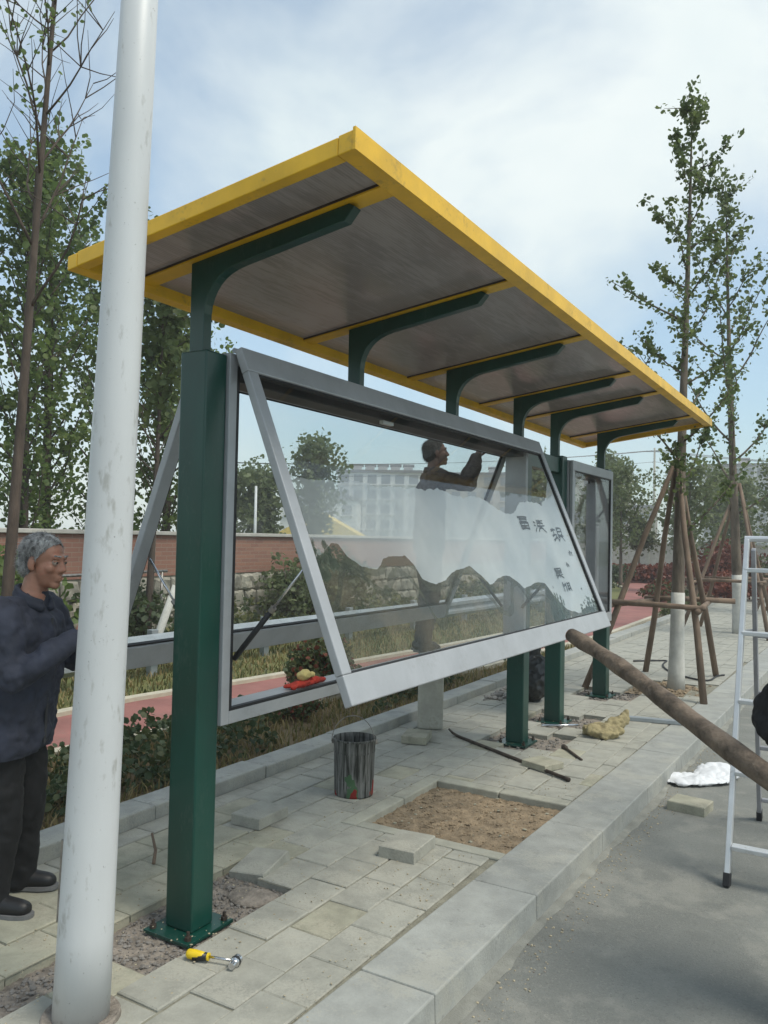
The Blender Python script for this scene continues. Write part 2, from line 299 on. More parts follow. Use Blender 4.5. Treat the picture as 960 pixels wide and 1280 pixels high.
def tag(o, label=None, cat=None, group=None, kind=None):
    if label: o['label'] = label
    if cat: o['category'] = cat
    if group: o['group'] = group
    if kind: o['kind'] = kind
    return o
def obj(name, me, parent=None, bevel=0, loc=None, rot=None, **kw):
    o = bpy.data.objects.new(name, me); COL.objects.link(o)
    if loc is not None: o.location = loc
    if rot is not None: o.rotation_euler = rot
    if parent is not None: adopt(o, parent)
    if bevel:
        b = o.modifiers.new('bevel', 'BEVEL'); b.width = bevel; b.segments = 2; b.limit_method = 'ANGLE'
    return tag(o, **kw)
def adopt(o, parent):
    o.parent = parent
    if parent.type == 'EMPTY': o.matrix_parent_inverse = (Matrix.Translation(parent.location) @ parent.rotation_euler.to_matrix().to_4x4()).inverted()
def thing(name, label, cat, loc, group=None):
    e = bpy.data.objects.new(name, None); COL.objects.link(e); e.location = loc; e.empty_display_size = .1
    return tag(e, label, cat, group)
def own(o):
    """origin of a top-level mesh to the middle of its base"""
    me = o.data; n = len(me.vertices); a = np.empty(n*3); me.vertices.foreach_get('co', a); a = a.reshape(-1, 3)
    c = np.array([(a[:, 0].min()+a[:, 0].max())/2, (a[:, 1].min()+a[:, 1].max())/2, a[:, 2].min()])
    me.vertices.foreach_set('co', (a-c).ravel()); o.location = Vector(o.location)+Vector(c); me.update(); return o
def struct(name, mb, m, **kw): return mb.build(name, m, kind='structure', **kw)

def quads(name, P, size, mats, parent=None, up=.0, asp=1.0, smooth=False, shape='leaf', **kw):
    """many leaf faces at points P (n,3); size (n,) ; random orientation (bent kite of 2 quads -> 4 tris)"""
    P = np.asarray(P, float); n = len(P); size = np.broadcast_to(np.asarray(size, float), (n,))
    nrm = rng.normal(size=(n, 3)); nrm[:, 2] += up; nrm /= np.linalg.norm(nrm, axis=1)[:, None]
    t = rng.normal(size=(n, 3)); t -= nrm*(t*nrm).sum(1)[:, None]; t /= np.linalg.norm(t, axis=1)[:, None]; b = np.cross(nrm, t)
    if shape == 'leaf':
        loc = [(-.5, 0, 0), (-.12, .42*asp, .06), (.34, .34*asp, .0), (.5, 0, -.08), (.34, -.34*asp, .0), (-.12, -.42*asp, .06)]
        faces = [(0, 3, 2, 1), (0, 5, 4, 3)]
    V = np.concatenate([(P + (t*l[0]+b*l[1]+nrm*l[2])*size[:, None])[:, None, :] for l in loc], 1).reshape(-1, 3)
    k = len(loc); F = (np.arange(n)[:, None, None]*k + np.array(faces)[None]).reshape(-1)
    me = bpy.data.meshes.new(name); nf = n*len(faces); fl = len(faces[0])
    me.vertices.add(len(V)); me.vertices.foreach_set('co', V.ravel()); me.loops.add(nf*fl); me.loops.foreach_set('vertex_index', F.astype(np.int32))
    me.polygons.add(nf); me.polygons.foreach_set('loop_start', np.arange(0, nf*fl, fl, dtype=np.int32)); me.update(calc_edges=True)
    ms = mats if isinstance(mats, (list, tuple)) else [mats]
    for m in ms: me.materials.append(M[m])
    if len(ms) > 1: me.polygons.foreach_set('material_index', np.repeat(rng.integers(0, len(ms), n), len(faces)).astype(np.int32))
    return obj(name, me, parent, **kw)
def blades(name, P, h, w, mats, parent=None, lean=.5, **kw):
    P = np.asarray(P, float); n = len(P); h = np.broadcast_to(h, (n,))*(.6+.8*rng.random(n)); a = rng.random(n)*2*np.pi
    d = np.stack([np.cos(a), np.sin(a), 0*a], 1); s = np.stack([-np.sin(a), np.cos(a), 0*a], 1); L = (lean*rng.random(n))[:, None]
    up = np.array([0, 0, 1.])
    V = np.stack([P-s*w/2, P+s*w/2, P+up*(h*.6)[:, None]+d*L*h[:, None]*.35+s*w*.35, P+up*(h*.6)[:, None]+d*L*h[:, None]*.35-s*w*.35, P+up*h[:, None]*.95+d*L*h[:, None]], 1).reshape(-1, 3)
    i = np.arange(n)*5; F = np.stack([i, i+1, i+2, i, i+2, i+3, i+3, i+2, i+4], 1).reshape(-1).astype(np.int32); nf = n*3
    me = bpy.data.meshes.new(name); me.vertices.add(len(V)); me.vertices.foreach_set('co', V.ravel()); me.loops.add(nf*3); me.loops.foreach_set('vertex_index', F)
    me.polygons.add(nf); me.polygons.foreach_set('loop_start', np.arange(0, nf*3, 3, dtype=np.int32)); me.update(calc_edges=True)
    for m in mats: me.materials.append(M[m])
    me.polygons.foreach_set('material_index', np.repeat(rng.integers(0, len(mats), n), 3).astype(np.int32))
    return obj(name, me, parent, **kw)

def blob(name, prims, mats, parent=None, voxel=.012, smooth=6, disp=0, dscale=.1, disp2=0, cut=None, loc=None, **kw):
    """one continuous surface from tapered capsules ('c',p0,r0,p1,r1) and ellipsoids ('e',centre,radii[,euler])"""
    bm = bmesh.new()
    for p in prims:
        if p[0] == 'e':
            rot = p[3] if len(p) > 3 else Euler((0, 0, 0)); rm = rot.to_matrix().to_4x4() if hasattr(rot, 'to_matrix') else rot.to_4x4()
            bmesh.ops.create_icosphere(bm, subdivisions=3, radius=1, matrix=Matrix.Translation(p[1]) @ rm @ Matrix.Diagonal((*p[2], 1)))
        else:
            _, a, ra, b, rb = p; a = Vector(a); b = Vector(b); d = b-a; q = d.to_track_quat('Z', 'Y').to_matrix().to_4x4()
            bmesh.ops.create_cone(bm, cap_ends=True, segments=18, radius1=ra, radius2=rb, depth=d.length, matrix=Matrix.Translation((a+b)/2) @ q)
            for c, r_ in ((a, ra), (b, rb)): bmesh.ops.create_icosphere(bm, subdivisions=2, radius=r_*.985, matrix=Matrix.Translation(c))
    me = bpy.data.meshes.new(name); bm.to_mesh(me); bm.free()
    o = bpy.data.objects.new('work', me); COL.objects.link(o)
    rmod = o.modifiers.new('r', 'REMESH'); rmod.mode = 'VOXEL'; rmod.voxel_size = voxel
    if smooth: sm = o.modifiers.new('s', 'SMOOTH'); sm.factor = .5; sm.iterations = smooth
    if disp:
        tx = bpy.data.textures.new('t', 'CLOUDS'); tx.noise_scale = dscale; tx.noise_depth = 2
        dm = o.modifiers.new('d', 'DISPLACE'); dm.texture = tx; dm.strength = disp; dm.mid_level = .5; dm.texture_coords = 'LOCAL'
    if disp2:
        tx = bpy.data.textures.new('t2', 'MARBLE'); tx.noise_scale = .09; tx.turbulence = 9; tx.marble_type = 'SHARP'
        dm = o.modifiers.new('d2', 'DISPLACE'); dm.texture = tx; dm.strength = disp2; dm.mid_level = .5; dm.texture_coords = 'LOCAL'
    dg = bpy.context.evaluated_depsgraph_get(); me2 = bpy.data.meshes.new_from_object(o.evaluated_get(dg))
    bpy.data.objects.remove(o); bpy.data.meshes.remove(me); me2.name = name
    if cut:
        bm = bmesh.new(); bm.from_mesh(me2)
        for co, no in cut: bmesh.ops.bisect_plane(bm, geom=bm.verts[:]+bm.edges[:]+bm.faces[:], plane_co=co, plane_no=no, clear_outer=True)
        bm.to_mesh(me2); bm.free()
    me2.materials.clear()
    for m in (mats if isinstance(mats, (list, tuple)) else [mats]): me2.materials.append(M[m])
    me2.polygons.foreach_set('use_smooth', [True]*len(me2.polygons))
    return obj(name, me2, parent, loc=loc, **kw)

# ================================================================== THE SETTING
RZ = -.115
def kout(y): return -1.40+.025*min(y, 30)
KW = .325
def kin(y): return kout(y)-KW
g = MB(); g.add([(-2500, -2500, -.2), (2500, -2500, -.2), (2500, 2500, -.2), (-2500, 2500, -.2)], [(0, 1, 2, 3)]); struct('ground', g, 'ground')
ys = [-20, 0, 3, 6, 10, 15, 20, 30, 60, 140]
def strip(mb, fa, fb, ys, z):
    vs = []; fs = []
    for i, y in enumerate(ys):
        vs += [(fa(y), y, z), (fb(y), y, z)]
        if i: fs.append((2*i-2, 2*i-1, 2*i+1, 2*i))
    return mb.add(vs, fs)
struct('road', strip(MB(), lambda y: kout(y)-.1, lambda y: 11, ys, RZ), 'road')
pv = MB(); strip(pv, lambda y: -3.60, lambda y: kin(y)+.1, ys[:-1], -.062)
pavement = struct('pavement', pv, 'mortar')

# ---- pavers, each one an object
def paver_mesh(i, w, l, h=.06, mats='paver'):
    r_ = random.Random(i); b = .005
    def ring(ins, z, jit): 
        return [(sx*(w/2-ins)+r_.uniform(-jit, jit), sy*(l/2-ins)+r_.uniform(-jit, jit), z+r_.uniform(-jit, jit)*.4) for sx, sy in ((-1, -1), (1, -1), (1, 1), (-1, 1))]
    v = ring(0, -h, 0)+ring(0, -b, .0015)+ring(b, 0, .002)
    f = [(0, 1, 5, 4), (1, 2, 6, 5), (2, 3, 7, 6), (3, 0, 4, 7), (4, 5, 9, 8), (5, 6, 10, 9), (6, 7, 11, 10), (7, 4, 8, 11), (8, 9, 10, 11)]
    m = MB(); m.add(v, f); return m.mesh('paver', mats)
PW, PL = .21, .295
PM = [paver_mesh(i, PW-.006, PL-.006) for i in range(7)]
PMO = [paver_mesh(i+20, PW-.006, PL-.006, mats='paver_old') for i in range(5)]
PH = [paver_mesh(i+40, .145, PL-.006) for i in range(3)]
holes = [(-2.72, -2.30, 2.22, 3.20), (-2.73, -2.52, -1, 2.3), (-2.75, -2.15, 6.12, 6.66), (-2.72, -2.15, 7.07, 7.60), (-2.78, -2.12, 8.55, 9.1), (-2.3, -1.45, 9.15, 10.15)]
far = MB(); sand = MB(); PIT = (-2.61, -1.55, 3.955, 5.095)
def in_hole(x, y): return any(a < x < b and c < y < d for a, b, c, d in holes)
npav = 0
for c in range(-2, 9):
    xc = -1.675-PW*(c+.5)
    off = PL/2 if c % 2 else 0
    for r_ in range(-6, 95):
        y = r_*PL+off+.15
        half = False
        x = xc
        if c == 8: x = -3.355-.0775; half = True
        if c < 0:
            if kin(y)-(x-PW/2) < .05: continue
        if in_hole(x, y) or y < -1.2: continue
        hw = .145/2 if half else PW/2; x0, x1, y0, y1 = x-hw, x+hw, y-PL/2, y+PL/2
        if c < 0: x1 = min(x1, kin(y)-.004)
        pieces = [(x0, x1, y0, y1)]
        if x1 > PIT[0]+.005 and y0 < PIT[3]-.005 and y1 > PIT[2]+.005:
            pieces = []; xl = max(x0, PIT[0])
            if x0 < PIT[0]-.03: pieces.append((x0, PIT[0], y0, y1))
            if y0 < PIT[2]-.02: pieces.append((xl, x1, y0, PIT[2]))
            if y1 > PIT[3]+.02: pieces.append((xl, x1, PIT[3], y1))
        for (x0, x1, y0, y1) in pieces:
            sand.add([(x0, y0, -.008), (x1, y0, -.008), (x1, y1, -.008), (x0, y1, -.008)], [(0, 1, 2, 3)])
            fx, fy = (x1-x0)/(2*hw), (y1-y0)/PL; x, y = (x0+x1)/2, (y0+y1)/2
            if 1.15 < y < 7.6 and x < -1.2 and npav < 300 and not (y < 1.5 and x > -2.2):
                old = x < -2.6 and y < 3.6 or random.random() < .08
                me = random.choice(PH if half else (PMO if old else PM))
                o = obj('paver', me, pavement, loc=(x+random.uniform(-.002, .002), y+random.uniform(-.002, .002), random.uniform(-.004, .003)),
                        rot=(random.gauss(0, .006), random.gauss(0, .005), random.gauss(0, .005)+(math.pi if random.random() < .5 else 0))); npav += 1; o.scale = (fx, fy, 1)
            else:
                w = (.145 if half else PW-.006)/2*fx; dz = random.uniform(-.003, .002)
                far.box(x-w, x+w, y-PL/2*fy+.003, y+PL/2*fy-.003, -.06, dz)
far.build('far_pavers', 'paver', pavement, kind='stuff')
for (a, b) in ((-1.2, 3.955), (5.095, 30)):
    strip(sand, lambda y: -1.70, lambda y: kin(y)+.02, list(np.linspace(a, b, 12)), -.010)
sand.build('joint_sand', 'mortar', pavement, kind='stuff')
# ---- front kerb of dressed stone blocks
kb = MB(); strip(kb, lambda y: kin(y)+.02, lambda y: kout(y)-.02, ys[:-1], -.145); kerb = struct('kerb', kb, 'mortar')
y = -1.35; i = 0
while y < 40:
    L = random.choice((.98, 1.0, 1.02)); a, b = y+.0015, y+L-.0015; m = MB()
    for (zz, ins) in ((0, 0),): pass
    x0a, x1a, x0b, x1b = kin(a)+.006, kout(a), kin(b)+.006, kout(b); dz = random.uniform(-.003, .003)
    m.hexa([(x0a, a, -.2), (x1a+.008, a, -.2), (x1b+.008, b, -.2), (x0b, b, -.2), (x0a, a, dz+.004), (x1a, a, dz+.004), (x1b, b, dz+.004), (x0b, b, dz+.004)])
    m.build('kerb_stone', 'kerbstone', kerb, bevel=.007); y += L
# ---- back kerb
bk = MB(); bk.box(-3.70, -3.53, -2, 45, -.1, .0); bkerb = struct('back_kerb', bk, 'mortar')
y = -1.6; kmesh = []
for q in range(3):
    m = MB(); m.box(-.105, .105, -.498, .498, -.12, .075); kmesh.append(m.mesh('kerb_stone', 'kerbstone'))
while y < 40:
    obj('kerb_stone', random.choice(kmesh), bkerb, bevel=.008, loc=(-3.615+random.uniform(-.004, .004), y+.5, random.uniform(-.004, .004)), rot=(0, 0, random.gauss(0, .003))); y += 1.0
# ---- beds, path, verge
def near_e(y): return float(np.interp(y, [-20, 0, 4, 7, 9.5, 14.4, 19, 24, 30, 40, 60], [-5.2, -5.1, -5.02, -4.5, -4.1, -3.85, -3.95, -4.5, -5.9, -9, -18]))
def far_e(y): return float(np.interp(y, [-20, 0, 5.6, 7.15, 11.3, 14.8, 22.5, 28, 32, 40, 60], [-6.2, -6.15, -6.07, -5.8, -5.35, -5.15, -5.8, -7, -8.6, -12, -22]))
yy = list(np.arange(-20, 60, .5))
struct('verge', strip(MB(), lambda y: -70, lambda y: -3.66, [-20, 0, 20, 60, 90], 0.0), 'verge')
struct('planting_bed', strip(MB(), lambda y: min(near_e(y)+.02, -3.70), lambda y: -3.69, yy, .02), 'bed_soil')
struct('cycle_path', strip(MB(), far_e, near_e, yy, .028), 'red_path')
def edge_kerb(fn, w):
    m = MB()
    for a, b in zip(yy[:-1], yy[1:]):
        xa, xb = fn(a), fn(b); m.hexa([(xa-w, a, -.05), (xa+w, a, -.05), (xb+w, b, -.05), (xb-w, b, -.05), (xa-w, a, .065), (xa+w, a, .065), (xb+w, b, .065), (xb-w, b, .065)])
    return m
pk = struct('path_kerb', edge_kerb(far_e, .06), 'cream_kerb'); pk2 = struct('path_kerb', edge_kerb(near_e, .05), 'cream_kerb')

# ---- dug-out holes: rubble floors, loose stones, tree pit
def patch(name, x0, x1, y0, y1, z, amp, m, parent, n=26):
    mb = MB(); nx = n; ny = max(4, int(n*(y1-y0)/(x1-x0))); vs = []; fs = []
    for j in range(ny+1):
        for i in range(nx+1):
            vs.append((x0+(x1-x0)*i/nx, y0+(y1-y0)*j/ny, z+random.uniform(-amp, amp)))
    for j in range(ny):
        for i in range(nx): a = j*(nx+1)+i; fs.append((a, a+1, a+nx+2, a+nx+1))
    mb.add(vs, fs); return mb.build(name, m, parent, smooth=True, kind='structure' if parent is None else 'stuff')
def pebbles(name, boxes, m, parent, rmin, rmax, z, dens, flat=.7):
    mb = MB(); ico = [(0, 0, 1), (.9, 0, .4), (.28, .85, .45), (-.72, .53, .4), (-.72, -.53, .45), (.28, -.85, .4), (.7, .5, -.45), (-.27, .8, -.4), (-.85, 0, -.45), (-.27, -.8, -.45), (.7, -.5, -.4), (0, 0, -1)]
    fc = [(0,1,2),(0,2,3),(0,3,4),(0,4,5),(0,5,1),(1,6,2),(2,7,3),(3,8,4),(4,9,5),(5,10,1),(6,7,2),(7,8,3),(8,9,4),(9,10,5),(10,6,1),(6,11,7),(7,11,8),(8,11,9),(9,11,10),(10,11,6)]
    for (x0, x1, y0, y1) in boxes:
        for q in range(int(dens*(x1-x0)*(y1-y0))):
            r_ = rmin+(rmax-rmin)*random.random()**2.5; a = random.uniform(0, 6.28); ca, sa = math.cos(a), math.sin(a)
            x = random.uniform(x0+r_, x1-r_); y = random.uniform(y0+r_, y1-r_); sx, sy = r_*random.uniform(.7, 1.3), r_*random.uniform(.6, 1.1)
            mb.add([(x+ca*v[0]*sx-sa*v[1]*sy+random.uniform(-.15, .15)*r_, y+sa*v[0]*sx+ca*v[1]*sy, z+r_*flat*(.5+v[2])+random.uniform(-.1, .1)*r_) for v in ico], fc)
    return mb.build(name, m, parent, smooth=False, kind='stuff')
patch('rubble_floor', -2.73, -2.30, .9, 3.32, -.040, .007, 'rubble', pavement, 30)
pebbles('gravel', [(-2.72, -2.31, 2.2, 3.3), (-2.72, -2.5, 1.2, 2.3)], 'stone', pavement, .003, .013, -.04, 3800)
for (x0, x1, y0, y1) in ((-2.78, -2.12, 6.0, 6.76), (-2.75, -2.12, 6.98, 7.68), (-2.8, -2.1, 8.4, 9.2)):
    patch('rubble_floor', x0, x1, y0, y1, -.038, .008, 'rubble', pavement, 14)
    pebbles('gravel', [(x0+.04, x1-.04, y0+.05, y1-.05)], 'stone', pavement, .004, .022, -.038, 900)
# bigger stone in the hole beside the near post
# ---- tree pit in front of the display case
patch('pit_soil', -2.52, -1.585, 4.02, 5.0, -.040, .010, 'soil', pavement, 34)
pebbles('mulch', [(-2.5, -1.62, 4.06, 4.99)], 'soil', pavement, .003, .012, -.042, 3000, .4)
pebbles('mulch_stones', [(-2.5, -1.62, 4.06, 4.99)], 'paver_old', pavement, .003, .014, -.04, 130, .5)
for (x0, x1, y0, y1) in ((-2.605, -2.505, 3.96, 4.53), (-2.605, -2.505, 4.537, 5.09), (-2.503, -2.07, 3.96, 4.05), (-2.063, -1.62, 3.96, 4.05), (-2.503, -2.06, 4.985, 5.09), (-2.053, -1.60, 4.985, 5.09)):
    m = MB(); m.box(x0, x1, y0, y1, -.1, .002); m.build('edging_stone', 'edging', pavement, bevel=.008)
m = MB(); m.box(-2.29, -1.46, 9.16, 10.14, -.05, -.03)
patch('tree_pit_soil', -2.3, -1.46, 9.14, 10.16, -.02, .012, 'soil', pavement, 18)
pebbles('mulch', [(-2.28, -1.5, 9.18, 10.12)], 'soil', pavement, .01, .04, -.02, 350, .5)
pebbles('road_grit', [(-1.28, -1.05, 2.2, 6)], 'rubble', kerb, .002, .007, RZ, 160, .5)
pebbles('path_rubble', [(-3.45, -2.95, 7.7, 8.6)], 'stone', pavement, .012, .07, 0, 160, .6)

mat('sand', (.36, .31, .22), .95, var=.25, scale=30, bump=.3)
pebbles('spilled_grit', [(-2.95, -2.1, 1.6, 3.6), (-2.3, -1.7, 3.3, 3.95), (-1.80, -1.60, 1.4, 3.9), (-2.75, -2.55, 3.8, 5.2), (-2.6, -1.5, 5.1, 5.5), (-2.8, -2.0, 5.8, 7.9)], 'sand', pavement, .0015, .006, 0, 420, .6)
pebbles('gutter_grit', [(-1.31, -1.12, 1.8, 3.5), (-1.29, -1.10, 3.5, 5.5), (-1.25, -1.05, 5.5, 8)], 'sand', kerb, .0015, .008, RZ, 900, .6)
mat('gutter_dust', (.22, .22, .195), .95, var=.2, scale=8, bump=.3, bscale=120)
gd = MB(); gv = []; gf = []; gy = np.arange(-1, 12, .06); gw = .03+.02*np.convolve(rng.normal(0, 1, len(gy)+14), np.ones(15)/4, 'valid')
for i, y in enumerate(gy):
    w_ = max(.015, gw[i]); gv += [(kout(y)-.01, y, RZ+.010), (kout(y)+.012+w_*.5, y, RZ+.007), (kout(y)+.012+w_, y, RZ+.0012)]
    if i: k = 3*i; gf += [(k-3, k-2, k+1, k), (k-2, k-1, k+2, k+1)]
gd.add(gv, gf); gd.build('gutter_dust', 'gutter_dust', kerb, smooth=True, kind='stuff')
# ---- planting: ground cover, dry grass
def scatter(n, x0, x1, y0, y1, z, fn=None):
    P = np.stack([rng.uniform(x0, x1, n), rng.uniform(y0, y1, n), np.full(n, z)], 1)
    return P[[fn(p[0], p[1]) for p in P]] if fn else P
bed = lambda x, y: near_e(y)+.07 < x < -3.74
P = scatter(16000, -5.1, -3.72, -1, 14, .02, bed)
tag(blades('dry_grass', P, .075, .012, ['grass_dry', 'grass_dry', 'grass_green'], lean=1.2), 'dry brown grass and leaf litter in the planting bed', 'grass', kind='stuff')
def clump_fn(x, y): return bed(x, y) and (math.sin(x*5+y*2.1)+math.sin(y*1.7+1)+math.sin(x*9-y*4))*.33+ (.55 if y < 4.6+1.1*(-x-4.2) else -.12) > .02
P = scatter(15000, -5.05, -3.85, .5, 12, .03, clump_fn); P[:, 2] += rng.random(len(P))**.8*.26*(.6+.4*np.sin(P[:, 0]*7+P[:, 1]*5))
tag(quads('ground_cover', P, rng.uniform(.03, .065, len(P)), ['leaf_shrub', 'leaf_shrub', 'leaf_bush'], up=.6), 'low dark green leafy ground cover in the planting bed', 'ground cover', kind='stuff')
P = scatter(30000, -9.8, -5.3, 2.5, 22, .0, lambda x, y: x < far_e(y)-.1)
tag(blades('verge_grass', P, .075, .018, ['grass_dry', 'grass_dry', 'grass_green', 'grass_green', 'leaf_bush'], lean=1.3), 'patchy yellow green grass on the verge beyond the red path', 'grass', kind='stuff')
P = scatter(7000, -9.8, -7.6, 3, 30, .0); P[:, 2] += rng.random(len(P))*.55*(.35+.65*np.clip(np.sin(P[:, 1]*1.3+P[:, 0]*2), 0, 1))
tag(quads('weeds', P, rng.uniform(.05, .12, len(P)), ['leaf_bush', 'leaf_shrub', 'grass_green'], up=.4), 'weeds growing along the foot of the stone wall', 'weeds', kind='stuff')

# ================================================================== THE BUS SHELTER
SX = -2.475
YA, Y2, Y3, YB, YC, YD = 2.605, 3.86, 5.11, 6.375, 7.30, 8.83
SH = thing('bus_shelter', 'green and yellow bus shelter with tilted open grey display case doors', 'bus shelter', (SX, 5.7, 0))
def zb(x): return 2.745+.133*(x+2.90)          # underside of the roof frame
RX0, RX1, RY0, RY1 = -2.90, -1.47, 2.22, 9.45
def rbox(x0, x1, y0, y1, h0, h1):
    return MB().hexa([(x0, y0, zb(x0)+h0), (x1, y0, zb(x1)+h0), (x1, y1, zb(x1)+h0), (x0, y1, zb(x0)+h0),
                      (x0, y0, zb(x0)+h1), (x1, y0, zb(x1)+h1), (x1, y1, zb(x1)+h1), (x0, y1, zb(x0)+h1)])
# roof frame
rbox(RX1-.06, RX1, RY0, RY1, 0, .068).build('front_beam', 'yellow_paint', SH, bevel=.004)
rbox(RX0, RX0+.06, RY0, RY1, 0, .060).build('back_beam', 'yellow_paint', SH, bevel=.004)
for (a, b) in ((RY0, RY0+.055), (RY1-.055, RY1)):
    rbox(RX0+.061, RX1-.061, a, b, .001, .064).build('end_beam', 'yellow_paint', SH, bevel=.004)
rbox(RX1+.001, RX1+.012, RY0-.004, RY1+.004, -.003, .074).build('fascia', 'yellow_paint', SH)
cuts = [RY0+.056, YA, Y2, Y3, YB, YC, YD, RY1-.056]
for y in cuts[1:-1]:
    rbox(RX0+.061, RX1-.061, y-.05, y+.045, .034, .048).build('crossbar', 'yellow_paint', SH)
    rbox(RX0+.061, RX1-.061, y-.0535, y-.0505, .040, .0495).build('seal_strip', 'rust_steel', SH)
for a, b in zip(cuts[:-1], cuts[1:]):
    rbox(RX0+.05, RX1-.05, a+.002, b-.002, .050, .058).build('roof_panel', 'polycarbonate', SH)
# curved arms
def arm(y, z0):
    t = .025; top = lambda x: zb(x)+.0335
    poly = [(-2.54, z0), (-2.54, top(-2.54)), (-1.72, top(-1.72)), (-1.695, top(-1.695)-.018), (-1.74, top(-1.74)-.062)]
    cx, cz, rr = -2.27, 2.60, .19
    # fillet from sloping soffit to the upright
    P0 = Vector((-2.27, top(-2.27)-.074)); P1 = Vector((-2.445, top(-2.445)-.080)); P2 = Vector((-2.46, 2.60))
    for i in range(9):
        u = i/8; p = P0*(1-u)**2+P1*2*u*(1-u)+P2*u*u; poly.append((p.x, p.y))
    poly.append((-2.46, z0))
    return MB().prism(poly, 'y', y-t, y+t).build('roof_arm', 'green_paint', SH, bevel=.003)
POST_TOP = 2.43
for y, z0 in ((YA, POST_TOP), (Y2, 2.443), (Y3, 2.443), (YB, POST_TOP), (YC, POST_TOP), (YD, POST_TOP)): arm(y, z0)
# posts with base plates and bolts
for k, y in enumerate((YA, YB, YC, YD)):
    zt = POST_TOP if k != 3 else 2.40
    m = MB(); m.box(SX-.075, SX+.075, y-.065, y+.065, -.012, POST_TOP); p = m.build('post', 'green_paint', SH, bevel=.008)
    m = MB(); m.box(SX-.127, SX+.127, y-.137, y+.137, -.028, -.0125); m.build('base_plate', 'green_paint', p, bevel=.002)
    for sx in (-1, 1):
        for sy in (-1, 1):
            bx, by = SX+sx*.100, y+sy*.108; m = MB(); m.lathe([(0, .035), (.007, .035), (.007, .016), (.0145, .016), (.0145, 0), (0, 0)], (bx, by, -.0125), 6); m.build('bolt', 'rust_steel', p)
m = MB(); m.box(SX-.045, SX+.045, YB+.066, YC-.066, 2.27, 2.41); m.build('tie_beam', 'green_paint', SH, bevel=.004)

# display cases -----------------------------------------------------
CX0, CX1 = SX-.09, SX+.09
def case(y0, y1, z0, z1, label):
    m = MB(); t = .05
    m.box(CX0, CX1, y0, y0+t, z0, z1); m.box(CX0, CX1, y1-t, y1, z0, z1)
    m.box(CX0, CX1, y0+t+.0005, y1-t-.0005, z0, z0+.055)
    m.box(CX0, CX1, y0+t+.0005, y1-t-.0005, z1-.045, z1)
    c = m.build('display_case', 'grey_metal', SH, bevel=.003, label=label)
    # inner lips and lamp housing
    m = MB(); m.box(CX0+.02, CX1-.02, y0+t+.002, y1-t-.002, z1-.115, z1-.0455); m.build('lamp_housing', 'dark_metal', c, bevel=.003)
    m = MB(); m.box(CX1-.012, CX1-.002, y0+t+.001, y0+t+.018, z0+.06, z1-.05); m.build('seal', 'black_rubber', c)
    m = MB(); m.box(CX1-.03, CX1-.004, y0+t+.002, y1-t-.002, z0+.056, z0+.068); m.build('seal', 'black_rubber', c)
    return c
C1 = case(2.672, 6.306, .82, 2.44, 'long grey display case with both doors open')
C2 = case(7.368, 8.762, .78, 2.40, 'short grey display case with its door shut')
m = MB(); m.box(CX1-.05, CX1-.024, 4.02, 4.14, 2.305, 2.35); m.build('lock', 'aluminium', C1)

class Door:
    """door hinged along Y at its top edge, opened by an angle to side sgn"""
    def __init__(s, y0, y1, L, hx, hz, ang, sgn):
        s.y0, s.y1, s.L, s.h = y0, y1, L, Vector((hx, 0, hz)); s.d = Vector((sgn*math.sin(ang), 0, -math.cos(ang))); s.n = Vector((sgn*math.cos(ang), 0, math.sin(ang))); s.sgn = sgn
    def p(s, y, t, n): v = s.h+s.d*t+s.n*n; return (v.x, y, v.z)
    def bar(s, mb, ya, yb, ta, tb, na, nb):
        return mb.hexa([s.p(ya, ta, na), s.p(yb, ta, na), s.p(yb, tb, na), s.p(ya, tb, na), s.p(ya, ta, nb), s.p(yb, ta, nb), s.p(yb, tb, nb), s.p(ya, tb, nb)])
def door(D, label, top=.115, bot=.125, st=.068, th=.04):
    m = MB(); D.bar(m, D.y0, D.y1, 0, top, 0, th); D.bar(m, D.y0, D.y1, D.L-bot, D.L, 0, th)
    D.bar(m, D.y0, D.y0+st, top+.0005, D.L-bot-.0005, .0005, th-.0005); D.bar(m, D.y1-st, D.y1, top+.0005, D.L-bot-.0005, .0005, th-.0005)
    f = m.build('display_door', 'grey_metal', SH, bevel=.005, label=label)
    m = MB(); D.bar(m, D.y0+st-.008, D.y1-st+.008, top-.008, D.L-bot+.008, .016, .021); m.build('glass_pane', 'glass', f)
    m = MB()
    for (a, b, c, d) in ((D.y0+st+.0005, D.y1-st-.0005, top+.0005, top+.010), (D.y0+st+.0005, D.y1-st-.0005, D.L-bot-.010, D.L-bot-.0005), (D.y0+st+.0005, D.y0+st+.010, top+.011, D.L-bot-.011), (D.y1-st-.010, D.y1-st-.0005, top+.011, D.L-bot-.011)):
        D.bar(m, a, b, c, d, .010, .030)
    m.build('gasket', 'black_rubber', f)
    return f
ANG = math.atan2(.615, 1.48)
DF = Door(2.684, 6.425, 1.60, CX1+.012, 2.448, ANG, 1)
DBk = Door(2.684, 6.425, 1.60, CX0-.012, 2.448, R(21.5), -1)
fd = door(DF, 'tilted front door with mountain print on its glass'); bd = door(DBk, 'tilted open back door')
m = MB(); m.tube([(CX1+.004, 2.69, 2.452), (CX1+.004, 6.42, 2.452)], .012, 8); m.build('hinge', 'grey_metal', C1)
m = MB(); m.tube([(CX0-.004, 2.69, 2.452), (CX0-.004, 6.42, 2.452)], .012, 8); m.build('hinge', 'grey_metal', C1)
D2 = Door(7.37, 8.76, 1.60, CX1+.004, 2.398, 0, 1); d2 = door(D2, 'closed front door of the short case', .09, .10, .065, .035)
D2b = Door(7.37, 8.76, 1.60, CX0-.004, 2.398, 0, -1); door(D2b, 'closed back door of the short case', .09, .10, .065, .035)
